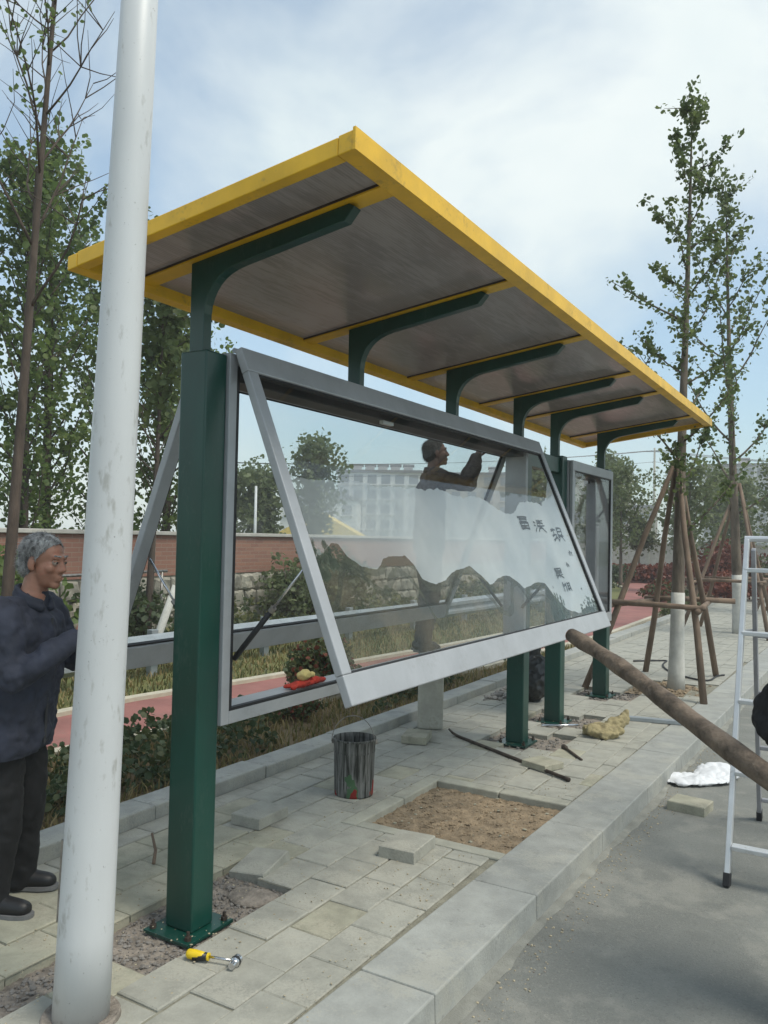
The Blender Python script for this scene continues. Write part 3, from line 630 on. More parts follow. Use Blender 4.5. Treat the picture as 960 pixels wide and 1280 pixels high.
m = MB(); m.box(CX0+.03, CX1-.05, 8.42, 8.56, .84, 2.25); m.build('inner_panel', 'aluminium_dull', C2)
# gas struts
def strut(D, cx, y, zc, t):
    a = Vector((cx, y, zc)); b = Vector(D.p(y, t, -.012)); d = (b-a); e = a+d*.52
    m = MB(); m.tube([a, e], .0125, 10); s = m.build('gas_strut', 'black_rubber', SH, smooth=True)
    m = MB(); m.tube([e, b], .0055, 8); m.build('rod', 'chrome', s, smooth=True)
    m = MB(); m.tube([e-d.normalized()*.005, e+d.normalized()*.02], .014, 10); m.build('collar', 'steel', s)
for y in (2.752, 6.22): strut(DF, CX1-.004, y, 1.10, .99); strut(DBk, CX0+.004, y, 1.10, .99)

# printed film on the front glass: clouds, ridges, pines and brush writing
TOPS = [(2.74, .60), (3.01, .61), (3.21, .625), (3.5, .63), (3.93, .62), (4.22, .625), (4.47, .645), (4.7, .61), (4.86, .615), (5.15, .665), (5.4, .62), (5.68, .585), (5.95, .60), (6.12, .52), (6.25, .42), (6.36, .34)]
RID = [(2.74, .99), (2.85, .95), (2.94, .90), (2.99, .905), (3.03, .97), (3.12, 1.02), (3.26, 1.03), (3.34, .98), (3.45, .965), (3.56, .97), (3.62, 1.02), (3.66, 1.10), (3.79, 1.14), (3.95, 1.10), (4.09, 1.06), (4.27, 1.04), (4.39, 1.10), (4.47, 1.165), (4.59, 1.14), (4.7, 1.12), (4.81, 1.12), (4.91, 1.15), (4.99, 1.21), (5.1, 1.195), (5.21, 1.185), (5.39, 1.19), (5.47, 1.28), (5.55, 1.34), (5.64, 1.40), (5.8, 1.43), (5.91, 1.44), (6.1, 1.41), (6.25, 1.43), (6.36, 1.44)]
def prof(tab, s): return float(np.interp(s, [a for a, b in tab], [b for a, b in tab]))
S = np.linspace(2.754, 6.355, 260)
wig = np.cumsum(rng.normal(0, .0035, 260)); wig -= np.linspace(wig[0], wig[-1], 260)
wig2 = np.convolve(rng.normal(0, .010, 266), np.ones(7)/7, 'valid')
rid = np.array([prof(RID, s) for s in S])+wig2; topt = np.array([prof(TOPS, s) for s in S])+wig
def sheet(ta, tb, n, name, m_, thick=0):
    mb = MB(); vs = []; fs = []; k = 0
    for i, s in enumerate(S):
        vs += [DF.p(s, ta[i], n), DF.p(s, tb[i], n)]
        if i and (tb[i] > ta[i]+.001 or tb[i-1] > ta[i-1]+.001): fs.append((2*i-2, 2*i-1, 2*i+1, 2*i))
    mb.add(vs, fs); return mb.build(name, m_, fd)
BT = np.full(260, 1.466)
sheet(topt, rid, .0110, 'cloud_print', 'film_cloud')
sheet(rid, BT, .0110, 'mountain_print', 'film_mountain')
band = .012+.05*np.abs(np.convolve(rng.normal(0, 1, 272), np.ones(13)/13, 'valid'))
sheet(rid, np.minimum(rid+band+.02, BT), .0118, 'ridge_print', 'film_ridge')
inner = rid+.10+.06*np.sin(S*7.3)+.05*np.sin(S*13.7+1)+wig2
sheet(np.minimum(inner, BT-.002), np.minimum(inner+.03+.03*np.abs(np.sin(S*9)), BT), .0124, 'ridge_print', 'film_ridge')
# pines and misty shore at the right end
pm = MB()
for (s0, h, w) in ((5.50, .24, .13), (5.60, .17, .11), (5.42, .15, .10), (5.35, .10, .12), (2.80, .17, .10), (2.88, .12, .1)):
    for q in range(26):
        u = random.random(); s1 = s0+random.gauss(0, w*.32)*(.25+u); t1 = min(1.45, 1.46-h*(1-u) if s0 > 4 else .90+h*u); r_ = .018*(.5+u)
        pm.add([DF.p(s1-r_, t1, .0132), DF.p(s1, t1-r_*1.6, .0132), DF.p(s1+r_, t1, .0132), DF.p(s1, t1+r_, .0132)], [(0, 1, 2, 3)])
for q in range(110):
    s1 = random.uniform(5.95, 6.35); t1 = 1.455-abs(random.gauss(0, .06))*(.4+(s1-5.95)*2.2); r_ = random.uniform(.006, .022)
    pm.add([DF.p(s1-r_*1.4, t1, .0132), DF.p(s1, t1-r_, .0132), DF.p(s1+r_*1.4, t1, .0132), DF.p(s1, t1+r_, .0132)], [(0, 1, 2, 3)])
pm.build('tree_print', 'film_pine', fd, kind='stuff')
# brush-written characters, stroke by stroke (unit square, s to the right, t down)
G1 = [((.1,.12),(.9,.08)),((.5,0),(.5,.2)),((.2,.25),(.85,.22)),((.25,.25),(.25,.45)),((.8,.22),(.78,.45)),((.25,.45),(.8,.42)),((.15,.55),(.9,.5)),((.2,.55),(.2,.98)),((.85,.5),(.85,.98)),((.2,.75),(.85,.72)),((.52,.52),(.52,.97)),((.2,.97),(.86,.95))]
G2 = [((.05,.2),(.2,.3)),((.02,.45),(.18,.52)),((.02,.95),(.25,.62)),((.35,.1),(.95,.05)),((.62,0),(.6,.4)),((.35,.3),(.9,.28)),((.3,.5),(1,.45)),((.62,.45),(.3,.95)),((.6,.5),(1,.98)),((.45,.7),(.8,.68))]
G3 = [((.0,.2),(.4,.12)),((.2,0),(.18,.6)),((.0,.6),(.42,.5)),((.02,.95),(.4,.6)),((.55,.05),(.95,.0)),((.55,.05),(.52,.5)),((.95,0),(.92,.5)),((.55,.25),(.92,.22)),((.52,.5),(.95,.48)),((.5,.65),(1,.6)),((.7,.5),(.45,1)),((.75,.6),(1,.98)),((.3,.7),(.5,.9))]
G4 = [((.3,.0),(.5,.15)),((.1,.3),(.35,.25)),((.5,.3),(.8,.2)),((.3,.5),(.2,.8)),((.6,.5),(.75,.7))]
G5 = [((.1,.1),(.9,.05)),((.15,.1),(.15,.5)),((.88,.05),(.85,.5)),((.15,.3),(.85,.27)),((.15,.5),(.85,.47)),((.5,.05),(.5,.95)),((.05,.7),(.95,.65)),((.5,.65),(.1,1)),((.5,.65),(.95,1))]
G6 = [((.15,.0),(.1,.9)),((.1,.4),(.45,.3)),((.45,.1),(.4,.95)),((.6,.15),(.95,.1)),((.6,.4),(.95,.35)),((.75,.1),(.7,.9)),((.55,.7),(1,.65)),((.95,.1),(.98,.95))]
for (s0, t0, G, sz) in ((5.30, .66, G1, .22), (5.60, .68, G2, .22), (5.93, .74, G3, .24), (6.14, .93, G4, .11), (5.98, 1.03, G4, .08), (5.66, 1.06, G5, .17), (5.72, 1.17, G6, .17)):
    wm = MB()
    for (a, b) in G:
        A = Vector((s0+a[0]*sz*1.05, t0+.03+a[1]*sz*.46)); B = Vector((s0+b[0]*sz*1.05, t0+.03+b[1]*sz*.46)); d = B-A; pn = Vector((-d.y, d.x)).normalized()
        w0, w1 = random.uniform(.007, .012), random.uniform(.004, .009); mid = (A+B)/2+pn*random.uniform(-.006, .006)
        vs = [A-pn*w0, A+pn*w0, mid+pn*w0*.7, B+pn*w1, B-pn*w1, mid-pn*w0*.7]
        wm.add([DF.p(v.x, v.y, .0142) for v in vs], [(0, 1, 2, 5), (5, 2, 3, 4)])
    wm.build('brush_character', 'ink', fd, kind='stuff')

# ================================================================== THINGS NEAR THE SHELTER
# white lamp post
LP = Vector((-2.294, 1.906, -.005)); LT = Vector((-2.08, 1.876, 4.46))
lp = thing('lamp_post', 'white painted tapering steel lamp post beside the green shelter', 'lamp post', LP)
def lpp(z): return LP+(LT-LP)*(z/4.46)
m = MB(); m.tube([lpp(z) for z in (0, .3, 1, 2, 3, 4.46)], [.094-.0098*z for z in (0, .3, 1, 2, 3, 4.46)], 40); m.build('pole', 'white_paint', lp, smooth=True)
m = MB(); m.tube([lpp(4.46), lpp(6.2)], [.049, .034], 24); m.build('upper_pole', 'white_paint', lp, smooth=True)
m = MB(); m.tube([lpp(6.2), lpp(6.2)+Vector((.5, -.15, .35)), lpp(6.2)+Vector((1.2, -.35, .42))], [.03, .026, .024], 12); m.build('lamp_arm', 'white_paint', lp, smooth=True)
e = lpp(6.2)+Vector((1.2, -.35, .42)); m = MB(); m.box(e.x-.05, e.x+.5, e.y-.1, e.y+.1, e.z-.05, e.z+.05); m.build('lamp_head', 'grey_metal', lp, bevel=.03)
m = MB(); m.lathe([(.092, .0), (.125, .006), (.13, .0), (.135, -.03)], (LP.x, LP.y, LP.z+.012), 30); m.build('mortar_collar', 'rubble', lp)
# old pipe fixed along the pole's left side
m = MB(); m.tube([lpp(.32)+Vector((-.088, -.045, 0)), lpp(.60)+Vector((-.086, -.045, 0))], .006, 8); m.build('edge_strip', 'steel', lp)

# paint bucket
bc = Vector((-2.822, 4.433, .0)); bt = thing('paint_bucket', 'dented metal bucket smeared with red and green paint drips', 'bucket', bc)
prof_ = [(.0, .004), (.118, .004), (.121, .0), (.124, .012), (.127, .09), (.126, .1), (.128, .11), (.131, .27), (.134, .28), (.133, .29), (.134, .345), (.139, .352), (.139, .360), (.131, .361), (.129, .33), (.122, .03), (.0, .03)]
mb = MB(); mb.lathe(prof_, (0, 0, 0), 40); o = mb.build('pail', 'bucket_paint', None, smooth=True); o.location = bc; adopt(o, bt); o.matrix_parent_inverse = Matrix.Translation(-bc)
mb = MB(); mb.lathe([(0, .05), (.123, .05)], bc, 30); mb.build('paint', 'black_rubber', bt)
pts = [bc+Vector((.137*math.cos(a)*math.cos(.5), .137*math.cos(a)*math.sin(.5), .335))+Vector((.0, -.02, .165*math.sin(a))) for a in np.linspace(0, math.pi, 16)]
mb = MB(); mb.tube(pts, .0028, 6); mb.build('handle', 'steel', bt, smooth=True)
for s_ in (1, -1):
    c = bc+Vector((s_*.135*math.cos(.5), s_*.135*math.sin(.5), .335)); mb = MB(); mb.box(c.x-.008, c.x+.008, c.y-.014, c.y+.014, c.z-.016, c.z+.016); mb.build('ear', 'steel', bt, bevel=.003)

# loose pavers
def loose(x, y, rz, z, label, w=.2, l=.27, h=.06, m_='paver', rx=0, ry=0):
    me = paver_mesh(int(abs(x*100)), w, l, h, m_); o = obj('loose_paver', me, loc=(x, y, z+h), rot=(rx, ry, rz)); return tag(o, label, 'paver')
loose(-3.005, 3.72, .02, .002, 'loose grey paver lying flat between the near green post and the back kerb')
loose(-2.065, 3.78, .06, .002, 'loose grey paver lying beside the square tree pit')
loose(-3.14, 5.87, .3, .002, 'loose pinkish grey paver behind the paint bucket by the back kerb', m_='paver_old')
loose(-2.02, 5.72, 1.2, .002, 'loose pale paver under the long steel bar', l=.22, m_='paver_old', h=.045)
loose(-1.0, 5.72, 1.45, RZ, 'pale paver lying on the road beside the white plastic bag', l=.24, m_='paver_old')
loose(-2.60, 3.22, .1, -.035, 'tilted paver sunk in the hole behind the near green post', l=.24, rx=.16, ry=-.08)
o = blob('rubble_stone', [('e', (0, 0, .008), (.12, .10, .020)), ('e', (.04, .03, .010), (.10, .07, .018))], 'rubble', voxel=.010, disp=.02, dscale=.05, loc=(-2.45, 2.98, -.042)); tag(o, 'flat purple grey stone in the hole beside the near post', 'stone')

# ratchet screwdriver
a = Vector((-2.262, 2.375, .020)); b = Vector((-2.045, 2.435, .022)); d = (b-a).normalized()
sdv = thing('screwdriver', 'yellow and black handled screwdriver with chrome socket head lying on the pavers', 'screwdriver', (a.x, a.y, 0))
m = MB(); m.tube([a, a+d*.008, a+d*.03, a+d*.06, a+d*.082], [.012, .018, .019, .016, .012], 14); m.build('handle', 'tool_yellow', sdv, smooth=True)
m = MB(); m.tube([a+d*.03+Vector((0, 0, -.004)), a+d*.055+Vector((0, 0, -.004)), a+d*.088], [.0185, .0175, .0135], 14); m.build('grip', 'tool_black', sdv, smooth=True)
m = MB(); m.tube([a+d*.088, a+d*.094], .0145, 14); m.build('collar', 'tool_yellow', sdv)
m = MB(); m.tube([a+d*.094, b-d*.03], .005, 10); m.build('shaft', 'chrome', sdv, smooth=True)
n_ = Vector((d.y, -d.x, 0)); h0 = b-d*.018
m = MB(); m.tube([h0-n_*.018, h0+n_*.012, h0+n_*.015, h0+n_*.042], [.019, .019, .013, .013], 16); m.build('socket_head', 'chrome', sdv, smooth=False)
m = MB(); m.tube([h0-n_*.002, h0+n_*.006], .0205, 16); m.build('socket_ring', 'tool_black', sdv)

# steel bars and tools on the pavement
def rod(name, pts, r_, m_, label, cat): 
    mm = MB(); mm.tube(pts, r_, 10); return tag(own(mm.build(name, m_, None, smooth=True)), label, cat)
rod('crowbar', [(-3.03, 6.24, .035), (-2.97, 6.19, .02), (-2.9, 6.14, .0135), (-1.78, 5.50, .0135), (-1.745, 5.478, .0135)], [.008, .011, .0125, .013, .016], 'rust_steel', 'long dark steel crowbar with a bent tip lying between bucket and kerb', 'crowbar')
rod('anchor_bolt', [(-2.06, 6.32, .014), (-2.035, 6.29, .014), (-2.03, 6.285, .014), (-1.83, 6.04, .010)], [.022, .022, .011, .010], 'rust_steel', 'short dark steel bolt with a thick head lying near the yellow sack', 'bolt')
rod('spanner', [(-2.46, 6.93, .012), (-2.30, 7.06, .012), (-2.20, 7.14, .012)], [.010, .010, .011], 'chrome', 'bright steel spanner lying between two green posts', 'spanner')
m = MB(); m.box(-.32, .32, -.035, .035, 0, .035); tag(m.build('plank', 'galvanised', None, bevel=.004, loc=(-1.60, 7.72, .004), rot=(0, 0, .22)), 'grey squared batten lying across the front kerb', 'batten')
rod('stick', [(-3.03, 2.93, .01), (-3.07, 2.98, .05), (-3.12, 3.0, .12)], [.009, .008, .006], 'pole_wood', 'short brown stick leaning behind the near green post', 'stick')
cb = []
for t in np.linspace(0, 1, 40): cb.append((-2.75+1.35*t+.12*math.sin(t*11), 11.4+.5*math.sin(t*7)-.8*t, .012))
rod('cable', cb, .011, 'black_rubber', 'thin dark cable snaking over the pavement behind the staked tree', 'cable')

# yellow sack
SKp = Vector((-1.90, 6.90, .0))
o = blob('sack', [('e', (0, .0, .05), (.16, .13, .06)), ('e', (-.07, -.05, .055), (.08, .07, .055)), ('e', (.07, -.03, .055), (.085, .06, .055)), ('c', (.04, .06, .07), .06, (.17, .12, .12), .045), ('c', (.15, .08, .10), .03, (.19, .16, .19), .018), ('c', (-.12, .02, .04), .05, (.0, -.1, .03), .035)], 'sack', voxel=.009, smooth=2, disp=.04, dscale=.07, disp2=.02, loc=SKp, rot=None)
tag(o, 'crumpled yellow woven sack lying by the green posts', 'sack'); o.rotation_euler = (0, 0, .3)
# white plastic bag on the road
o = blob('plastic_bag', [('e', (0, 0, .02), (.24, .13, .022)), ('e', (.17, .12, .03), (.17, .13, .035)), ('e', (-.12, -.08, .02), (.15, .08, .02)), ('c', (.1, .2, .03), .05, (.28, .2, .04), .04)], 'white_plastic', voxel=.009, smooth=2, disp=.030, dscale=.13, disp2=.016, loc=(-1.06, 6.40, RZ+.006)); o.rotation_euler = (0, 0, .5)
tag(o, 'flattened white plastic bag lying on the road by the kerb', 'plastic bag')
# black bundle behind the posts
o = blob('rubbish_bag', [('e', (0, 0, .18), (.20, .19, .19)), ('e', (.0, .05, .33), (.16, .16, .16)), ('c', (0, .03, .42), .08, (.03, .03, .56), .05)], 'black_plastic', voxel=.014, smooth=2, disp=.05, dscale=.07, loc=(-2.95, 7.98, .0))
tag(o, 'full black plastic rubbish bag standing behind the green posts', 'rubbish bag')
# gloves on the lower rail of the display case
o = blob('work_gloves', [('e', (0, 0, .02), (.03, .09, .022)), ('e', (.0, .08, .024), (.03, .07, .022)), ('c', (-.01, -.06, .02), .016, (-.02, -.13, .014), .012), ('c', (.01, -.05, .02), .014, (.015, -.12, .012), .011), ('c', (0, .12, .02), .016, (0, .18, .016), .012)], 'red_cloth', voxel=.006, smooth=2, disp=.02, dscale=.03, loc=(SX, 3.39, .873))
tag(o, 'crumpled red work gloves on the bottom rail of the open display case', 'gloves')
o = blob('cloth_ball', [('e', (0, 0, .02), (.034, .045, .026)), ('e', (.01, .04, .018), (.02, .04, .016))], 'yellow_cloth', voxel=.006, smooth=2, disp=.02, dscale=.03, loc=(SX+.01, 3.38, .918))
tag(o, 'crumpled cream cloth on top of the red gloves', 'cloth')

# aluminium A-frame ladder
ld = thing('step_ladder', 'white aluminium folding ladder standing on the road beside the kerb', 'ladder', (-.4, 5.2, RZ))
ax, ay, az = -.615, 5.15, 1.67
def bar(mb, a, b, w, t, side=Vector((1, 0, 0))):
    a = Vector(a); b = Vector(b); d = (b-a).normalized(); s = (side-d*side.dot(d)).normalized(); n_ = d.cross(s)
    return mb.hexa([a-s*w-n_*t, a+s*w-n_*t, a+s*w+n_*t, a-s*w+n_*t, b-s*w-n_*t, b+s*w-n_*t, b+s*w+n_*t, b-s*w+n_*t])
W = .46
for k in (0, 1):
    x0 = ax+k*W; xt = x0+(.02 if k == 0 else -.02)
    m = MB(); bar(m, (x0, 4.575, -.07), (xt, ay-.02, az), .013, .030); s_ = m.build('front_stile', 'aluminium', ld, bevel=.003)
    m = MB(); bar(m, (x0, 4.562, RZ), (x0, 4.580, -.05), .017, .034); m.build('rubber_foot', 'black_rubber', s_, bevel=.004)
    m = MB(); bar(m, (x0+.03, 5.755, -.07), (xt+.028, ay+.03, az-.05), .012, .026); s_ = m.build('rear_stile', 'aluminium_dull', ld, bevel=.003)
    m = MB(); bar(m, (x0+.03, 5.77, RZ), (x0+.03, 5.748, -.05), .016, .03); m.build('rubber_foot', 'black_rubber', s_, bevel=.004)
    u = (1.17-az)/(RZ-az); m = MB(); bar(m, (x0+.022, ay+(4.57-ay)*u, 1.15), (x0+.026, ay+(5.76-ay)*u, 1.13), .006, .012); m.build('spreader', 'aluminium_dull', ld)
m = MB(); m.tube([(ax+.005, ay, az+.01), (ax+W-.005, ay, az+.01)], .018, 10); m.build('hinge_bar', 'aluminium', ld)
for z in (.075, .43, .79, 1.15, 1.50):
    u = (z-az)/(RZ-az); yf = ay-.02+(4.57-ay)*u; yr = ay+.03+(5.76-ay)*u
    m = MB(); m.box(ax+.016, ax+W-.016, yf-.03, yf+.03, z-.012, z+.012); m.build('rung', 'aluminium', ld, bevel=.004)
    if z < 1.4:
        m = MB(); m.box(ax+.046, ax+W+.014, yr-.015, yr+.015, z-.012-.05, z+.012-.05); m.build('rear_rung', 'aluminium_dull', ld, bevel=.004)

# long log carried at the right
lg = thing('log', 'long peeled brown log carried by the man in black', 'log', (-.3, 3.22, .83))
T0 = Vector((-1.405, 4.415, 1.125)); T1 = Vector((.45, 2.42, .62)); pts = []; rr = []
for i in range(22):
    t = i/21; pts.append(T0+(T1-T0)*t+Vector((.010*math.sin(t*9), .008*math.sin(t*7+1), .010*math.sin(t*5)))); rr.append(.039+.008*t+.003*math.sin(i*1.9)+random.uniform(-.002, .002))
m = MB(); m.tube(pts, rr, 18); m.build('bark', 'log_wood', lg, smooth=True)
dd = (T1-T0).normalized(); m = MB(); m.tube([T0-dd*.004, T0+dd*.002], [.032, .036], 18); m.build('cut_end', 'cut_wood', lg)
# block the worker stands on
m = MB(); m.box(-.11, .11, -.11, .11, 0, .66); tag(m.build('concrete_block', 'concrete', None, bevel=.015, loc=(-3.265, 6.35, .002), rot=(0, 0, .45)), 'pale concrete block stood on end under the worker behind the display case', 'block')

# ================================================================== PEOPLE
def V3(*a): return Vector(a)
def hand_prims(w, d, n, side, curl=.9, spread=.05):
    """palm and five bent fingers: w wrist, d along the hand, n out of the back of the hand; side points to the thumb"""
    d = d.normalized(); n = (n-d*n.dot(d)).normalized(); s = d.cross(n); s = s if s.dot(side) > 0 else -s
    P = [('c', w, .027, w+d*.035, .026)]
    for k in (-.027, -.009, .009, .027): P.append(('c', w+d*.03+s*k*.8, .017, w+d*.085+s*k, .014))
    for k, L in ((.030, .072), (.010, .080), (-.011, .074), (-.031, .058)):
        b = w+d*.090+s*k; a1 = curl*.55; ang = a1; p = b; r_ = .0105
        for seg, fr in ((.45, 0), (.32, 1), (.23, 2)):
            dir_ = d*math.cos(ang)-n*math.sin(ang)+s*(k*spread*8 if fr == 0 else 0); q = p+dir_.normalized()*L*seg*1.05
            P.append(('c', p, r_, q, r_-.0012)); p = q; r_ -= .0012; ang += curl*.75
    t0 = w+d*.030+s*.030; t1 = t0+(d*.55+s*.6-n*.45).normalized()*.042; t2 = t1+(d*.85+s*.05-n*.6).normalized()*.032
    P += [('c', t0, .015, t1, .0125), ('c', t1, .0122, t2, .0100)]
    return P
def person(name, label, base, J, f, up, mats, hand=((.9, None), (.9, None)), hair_cut=True, cap=False, folds=.03, jhem=.0, bulk=0):
    """J: joints in world coordinates (pelvis, chest, neck, head, and l/r shoulder, elbow, wrist, hip, knee, ankle, toe)"""
    root = thing(name, label, 'person', base)
    f = f.normalized(); l = up.cross(f).normalized(); u = f.cross(l).normalized(); H = J['head']
    RM = Matrix((f, l, u)).transposed()
    h = lambda x, y, z: H+f*x+l*y+u*z
    e = lambda c, r_: ('e', h(*c), r_, RM)
    P = [e((-.012, 0, .035), (.098, .075, .083)), e((.030, 0, -.028), (.066, .060, .085)), e((.035, 0, -.072), (.050, .049, .042)), e((.072, 0, -.095), (.020, .026, .019)),
         ('c', h(.088, 0, .014), .009, h(.109, 0, -.026), .0125), e((.100, .012, -.030), (.011, .009, .009)), e((.100, -.012, -.030), (.011, .009, .009)),
         ('c', h(.083, -.036, .027), .011, h(.083, .036, .027), .011), ('c', h(.089, -.012, .027), .010, h(.089, .012, .027), .010),
         e((.066, .042, -.022), (.022, .020, .022)), e((.066, -.042, -.022), (.022, .020, .022)), e((.091, 0, -.058), (.011, .023, .0065)), e((.089, 0, -.071), (.012, .020, .0075)),
         e((-.004, .077, -.008), (.018, .009, .032)), e((-.004, -.077, -.008), (.018, .009, .032)), e((.002, .074, -.030), (.012, .008, .012)), e((.002, -.074, -.030), (.012, .008, .012)),
         ('c', h(-.018, 0, -.055), .053, J['neck'], .056)]
    side = (J['shr']-J['shl']).normalized()
    P += [('c', J['neck'], .06, J['chest'], .10), ('c', J['chest']+side*.07, .10, J['pelvis']+side*.05, .09), ('c', J['chest']-side*.07, .10, J['pelvis']-side*.05, .09)]
    for q in 'lr':
        P += [('c', J['chest'], .06, J['sh'+q], .045), ('c', J['sh'+q], .046, J['el'+q], .036), ('c', J['el'+q], .036, J['wr'+q], .025), ('c', J['hip'+q], .075, J['kn'+q], .05), ('c', J['kn'+q], .05, J['an'+q], .032)]
        dh = (J['wr'+q]-J['el'+q]).normalized() if ('hd'+q) not in J else J['hd'+q]; nn = J.get('hn'+q, V3(0, 0, 1))
        P += hand_prims(J['wr'+q], dh, nn, J.get('th'+q, V3(0, 0, 1)), J.get('curl'+q, .9))
        td = (J['toe'+q]-J['an'+q]); P += [('c', J['an'+q], .032, J['an'+q]+V3(td.x*.2, td.y*.2, -.06), .022)]
    body = blob('body', P, mats['skin'], root, voxel=.0058, smooth=4)
    for s_ in (1, -1):
        m = MB(); q = bmesh.new()
        for nm, c, r_, mm in (('eye', h(.0815, s_*.031, .006), .0125, 'eye_white'),):
            bm = bmesh.new(); bmesh.ops.create_icosphere(bm, subdivisions=3, radius=r_, matrix=Matrix.Translation(c)); me = bpy.data.meshes.new(nm); bm.to_mesh(me); bm.free(); me.materials.append(M[mm]); me.polygons.foreach_set('use_smooth', [True]*len(me.polygons)); eo = obj(nm, me, root)
            bm = bmesh.new(); bmesh.ops.create_icosphere(bm, subdivisions=2, radius=.0075, matrix=Matrix.Translation(c+f*.0068)); me = bpy.data.meshes.new('iris'); bm.to_mesh(me); bm.free(); me.materials.append(M['eye_dark']); obj('iris', me, eo)
        q.free()
        blob('eyelid', [('c', h(.091, s_*.019, .012), .0045, h(.086, s_*.044, .011), .0045)], mats['skin'], root, voxel=.002, smooth=1)
        blob('eyebrow', [('c', h(.094, s_*.014, .033), .0042, h(.086, s_*.046, .036), .0035)], mats['hair'], root, voxel=.002, smooth=1)
    n1 = (f*.82-u*.57).normalized()
    ho = blob('hair', [e((-.018, 0, .042), (.101, .082, .087)), e((-.05, 0, -.005), (.066, .073, .075))], mats['hair'], root, voxel=.005, smooth=2, disp=.012, dscale=.018, cut=[(h(.038, 0, .045), n1)])
    hm = ho.data; npl = len(hm.polygons); cc = np.empty(npl*3); hm.polygons.foreach_get('center', cc); cc = cc.reshape(-1, 3); nr = np.empty(npl*3); hm.polygons.foreach_get('normal', nr); nr = nr.reshape(-1, 3)
    ix = rng.integers(0, npl, 4200); p0 = cc[ix]+rng.normal(0, .002, (4200, 3)); dr = nr[ix]*.55+np.array(-u)[None]*.5-np.array(f)[None]*.25+rng.normal(0, .22, (4200, 3)); dr /= np.linalg.norm(dr, axis=1)[:, None]
    sd2 = np.cross(dr, nr[ix]); sd2 /= np.linalg.norm(sd2, axis=1)[:, None]+1e-6; ln_ = rng.uniform(.010, .022, 4200)[:, None]
    hv = np.stack([p0-sd2*.0009, p0+sd2*.0009, p0+dr*ln_], 1).reshape(-1, 3); hb = MB(); hb.v = [tuple(v) for v in hv]; hb.f = [(3*i, 3*i+1, 3*i+2) for i in range(4200)]; hb.mi = [0]*4200
    hb.build('hair_strands', mats['hair'], root, kind='stuff')
    # clothing
    ch, pe = J['chest'], J['pelvis']; mid = (ch+pe)/2
    fwd = side.cross(V3(0, 0, 1)); fwd = fwd if fwd.dot(f) > 0 else -fwd
    hem = pe+V3(0, 0, -jhem)
    T = []
    for k, r1, r2, r3 in ((.085, .118+bulk*.5, .118+bulk, .122+bulk), (0, .128+bulk*.5, .13+bulk, .132+bulk), (-.085, .118+bulk*.5, .118+bulk, .122+bulk)):
        T += [('c', ch+side*k, r1, mid+side*k*1.02+fwd*.008, r2), ('c', mid+side*k*1.02+fwd*.008, r2, hem+side*k*1.08, r3)]
    T += [('c', J['neck']+V3(0, 0, -.02), .062, ch, .09)]
    for q in 'lr':
        T += [('c', ch+V3(0, 0, .05), .09, J['sh'+q], .072), ('c', J['sh'+q], .074, J['el'+q], .060), ('c', J['el'+q], .060, J['wr'+q]-(J['wr'+q]-J['el'+q]).normalized()*.01, .043)]
    blob('jacket', T, mats['jacket'], root, voxel=.010, smooth=5, disp=folds, dscale=.11, disp2=.014, cut=[(hem+V3(0, 0, -.035), V3(0, 0, -1))])
    cl = []
    for i in range(14):
        a0, a1 = i/14*2*math.pi, (i+1)/14*2*math.pi; c = J['neck']+V3(0, 0, -.012)
        if math.cos((a0+a1)/2) > .86: continue
        pt = lambda a: c+(f*math.cos(a)-fwd*0)*.070+l*math.sin(a)*.072+V3(0, 0, -.028*math.cos(a))
        cl.append(('c', pt(a0), .013, pt(a1), .013)); cl.append(('c', pt(a0)+V3(0, 0, -.025), .020, pt(a1)+V3(0, 0, -.025), .020))
    blob('collar', cl, mats['jacket'], root, voxel=.006, smooth=2)
    zb_ = []
    for i in range(9): t = i/8; zb_.append((ch+V3(0, 0, .06))*(1-t)+hem*t+fwd*(.118+bulk*.5+(.014+bulk*.6)*t))
    zm = MB(); zm.tube(zb_, .006, 6); zm.build('zip', 'dark_metal', root)
    Q = [('c', pe+V3(0, 0, .06), .11, pe+V3(0, 0, -.02), .12)]
    for q in 'lr': Q += [('c', pe+V3(0, 0, .02), .09, J['hip'+q], .100), ('c', J['hip'+q], .102, J['kn'+q], .080), ('c', J['kn'+q], .080, J['an'+q]+V3(0, 0, -.055), .060)]
    blob('trousers', Q, mats['trousers'], root, voxel=.011, smooth=5, disp=folds, dscale=.12, disp2=.012)
    for q in 'lr':
        an, to = J['an'+q], J['toe'+q]; d = V3(to.x-an.x, to.y-an.y, 0).normalized(); g0 = V3(an.x, an.y, to.z); sd_ = V3(-d.y, d.x, 0)
        s_ = blob('shoe', [('c', g0-d*.045+V3(0, 0, .045), .040, g0+d*.05+V3(0, 0, .048), .043), ('c', g0+d*.05+V3(0, 0, .042), .042, to-d*.05+V3(0, 0, .034), .036), ('c', to-d*.09+sd_*.012+V3(0, 0, .034), .034, to-d*.045+sd_*.008+V3(0, 0, .032), .032), ('c', an, .05, g0+V3(0, 0, .05), .046)], mats['shoe'], root, voxel=.008, smooth=4, cut=[(V3(0, 0, to.z+.013), V3(0, 0, -1))])
        poly = []
        for i in range(20):
            a = i/20*2*math.pi; w = .046 if math.cos(a) > 0 else .040; c = (g0-d*.045+to-d*.045)/2; L = ((to-d*.045)-(g0-d*.045)).length/2+.043
            pp = c+d*math.copysign(abs(math.cos(a))**.75, math.cos(a))*L+sd_*math.copysign(abs(math.sin(a))**.7, math.sin(a))*w; poly.append((pp.x, pp.y))
        m = MB(); m.prism(poly, 'z', to.z+.0005, to.z+.017); m.build('sole', 'sole', s_)
    return root

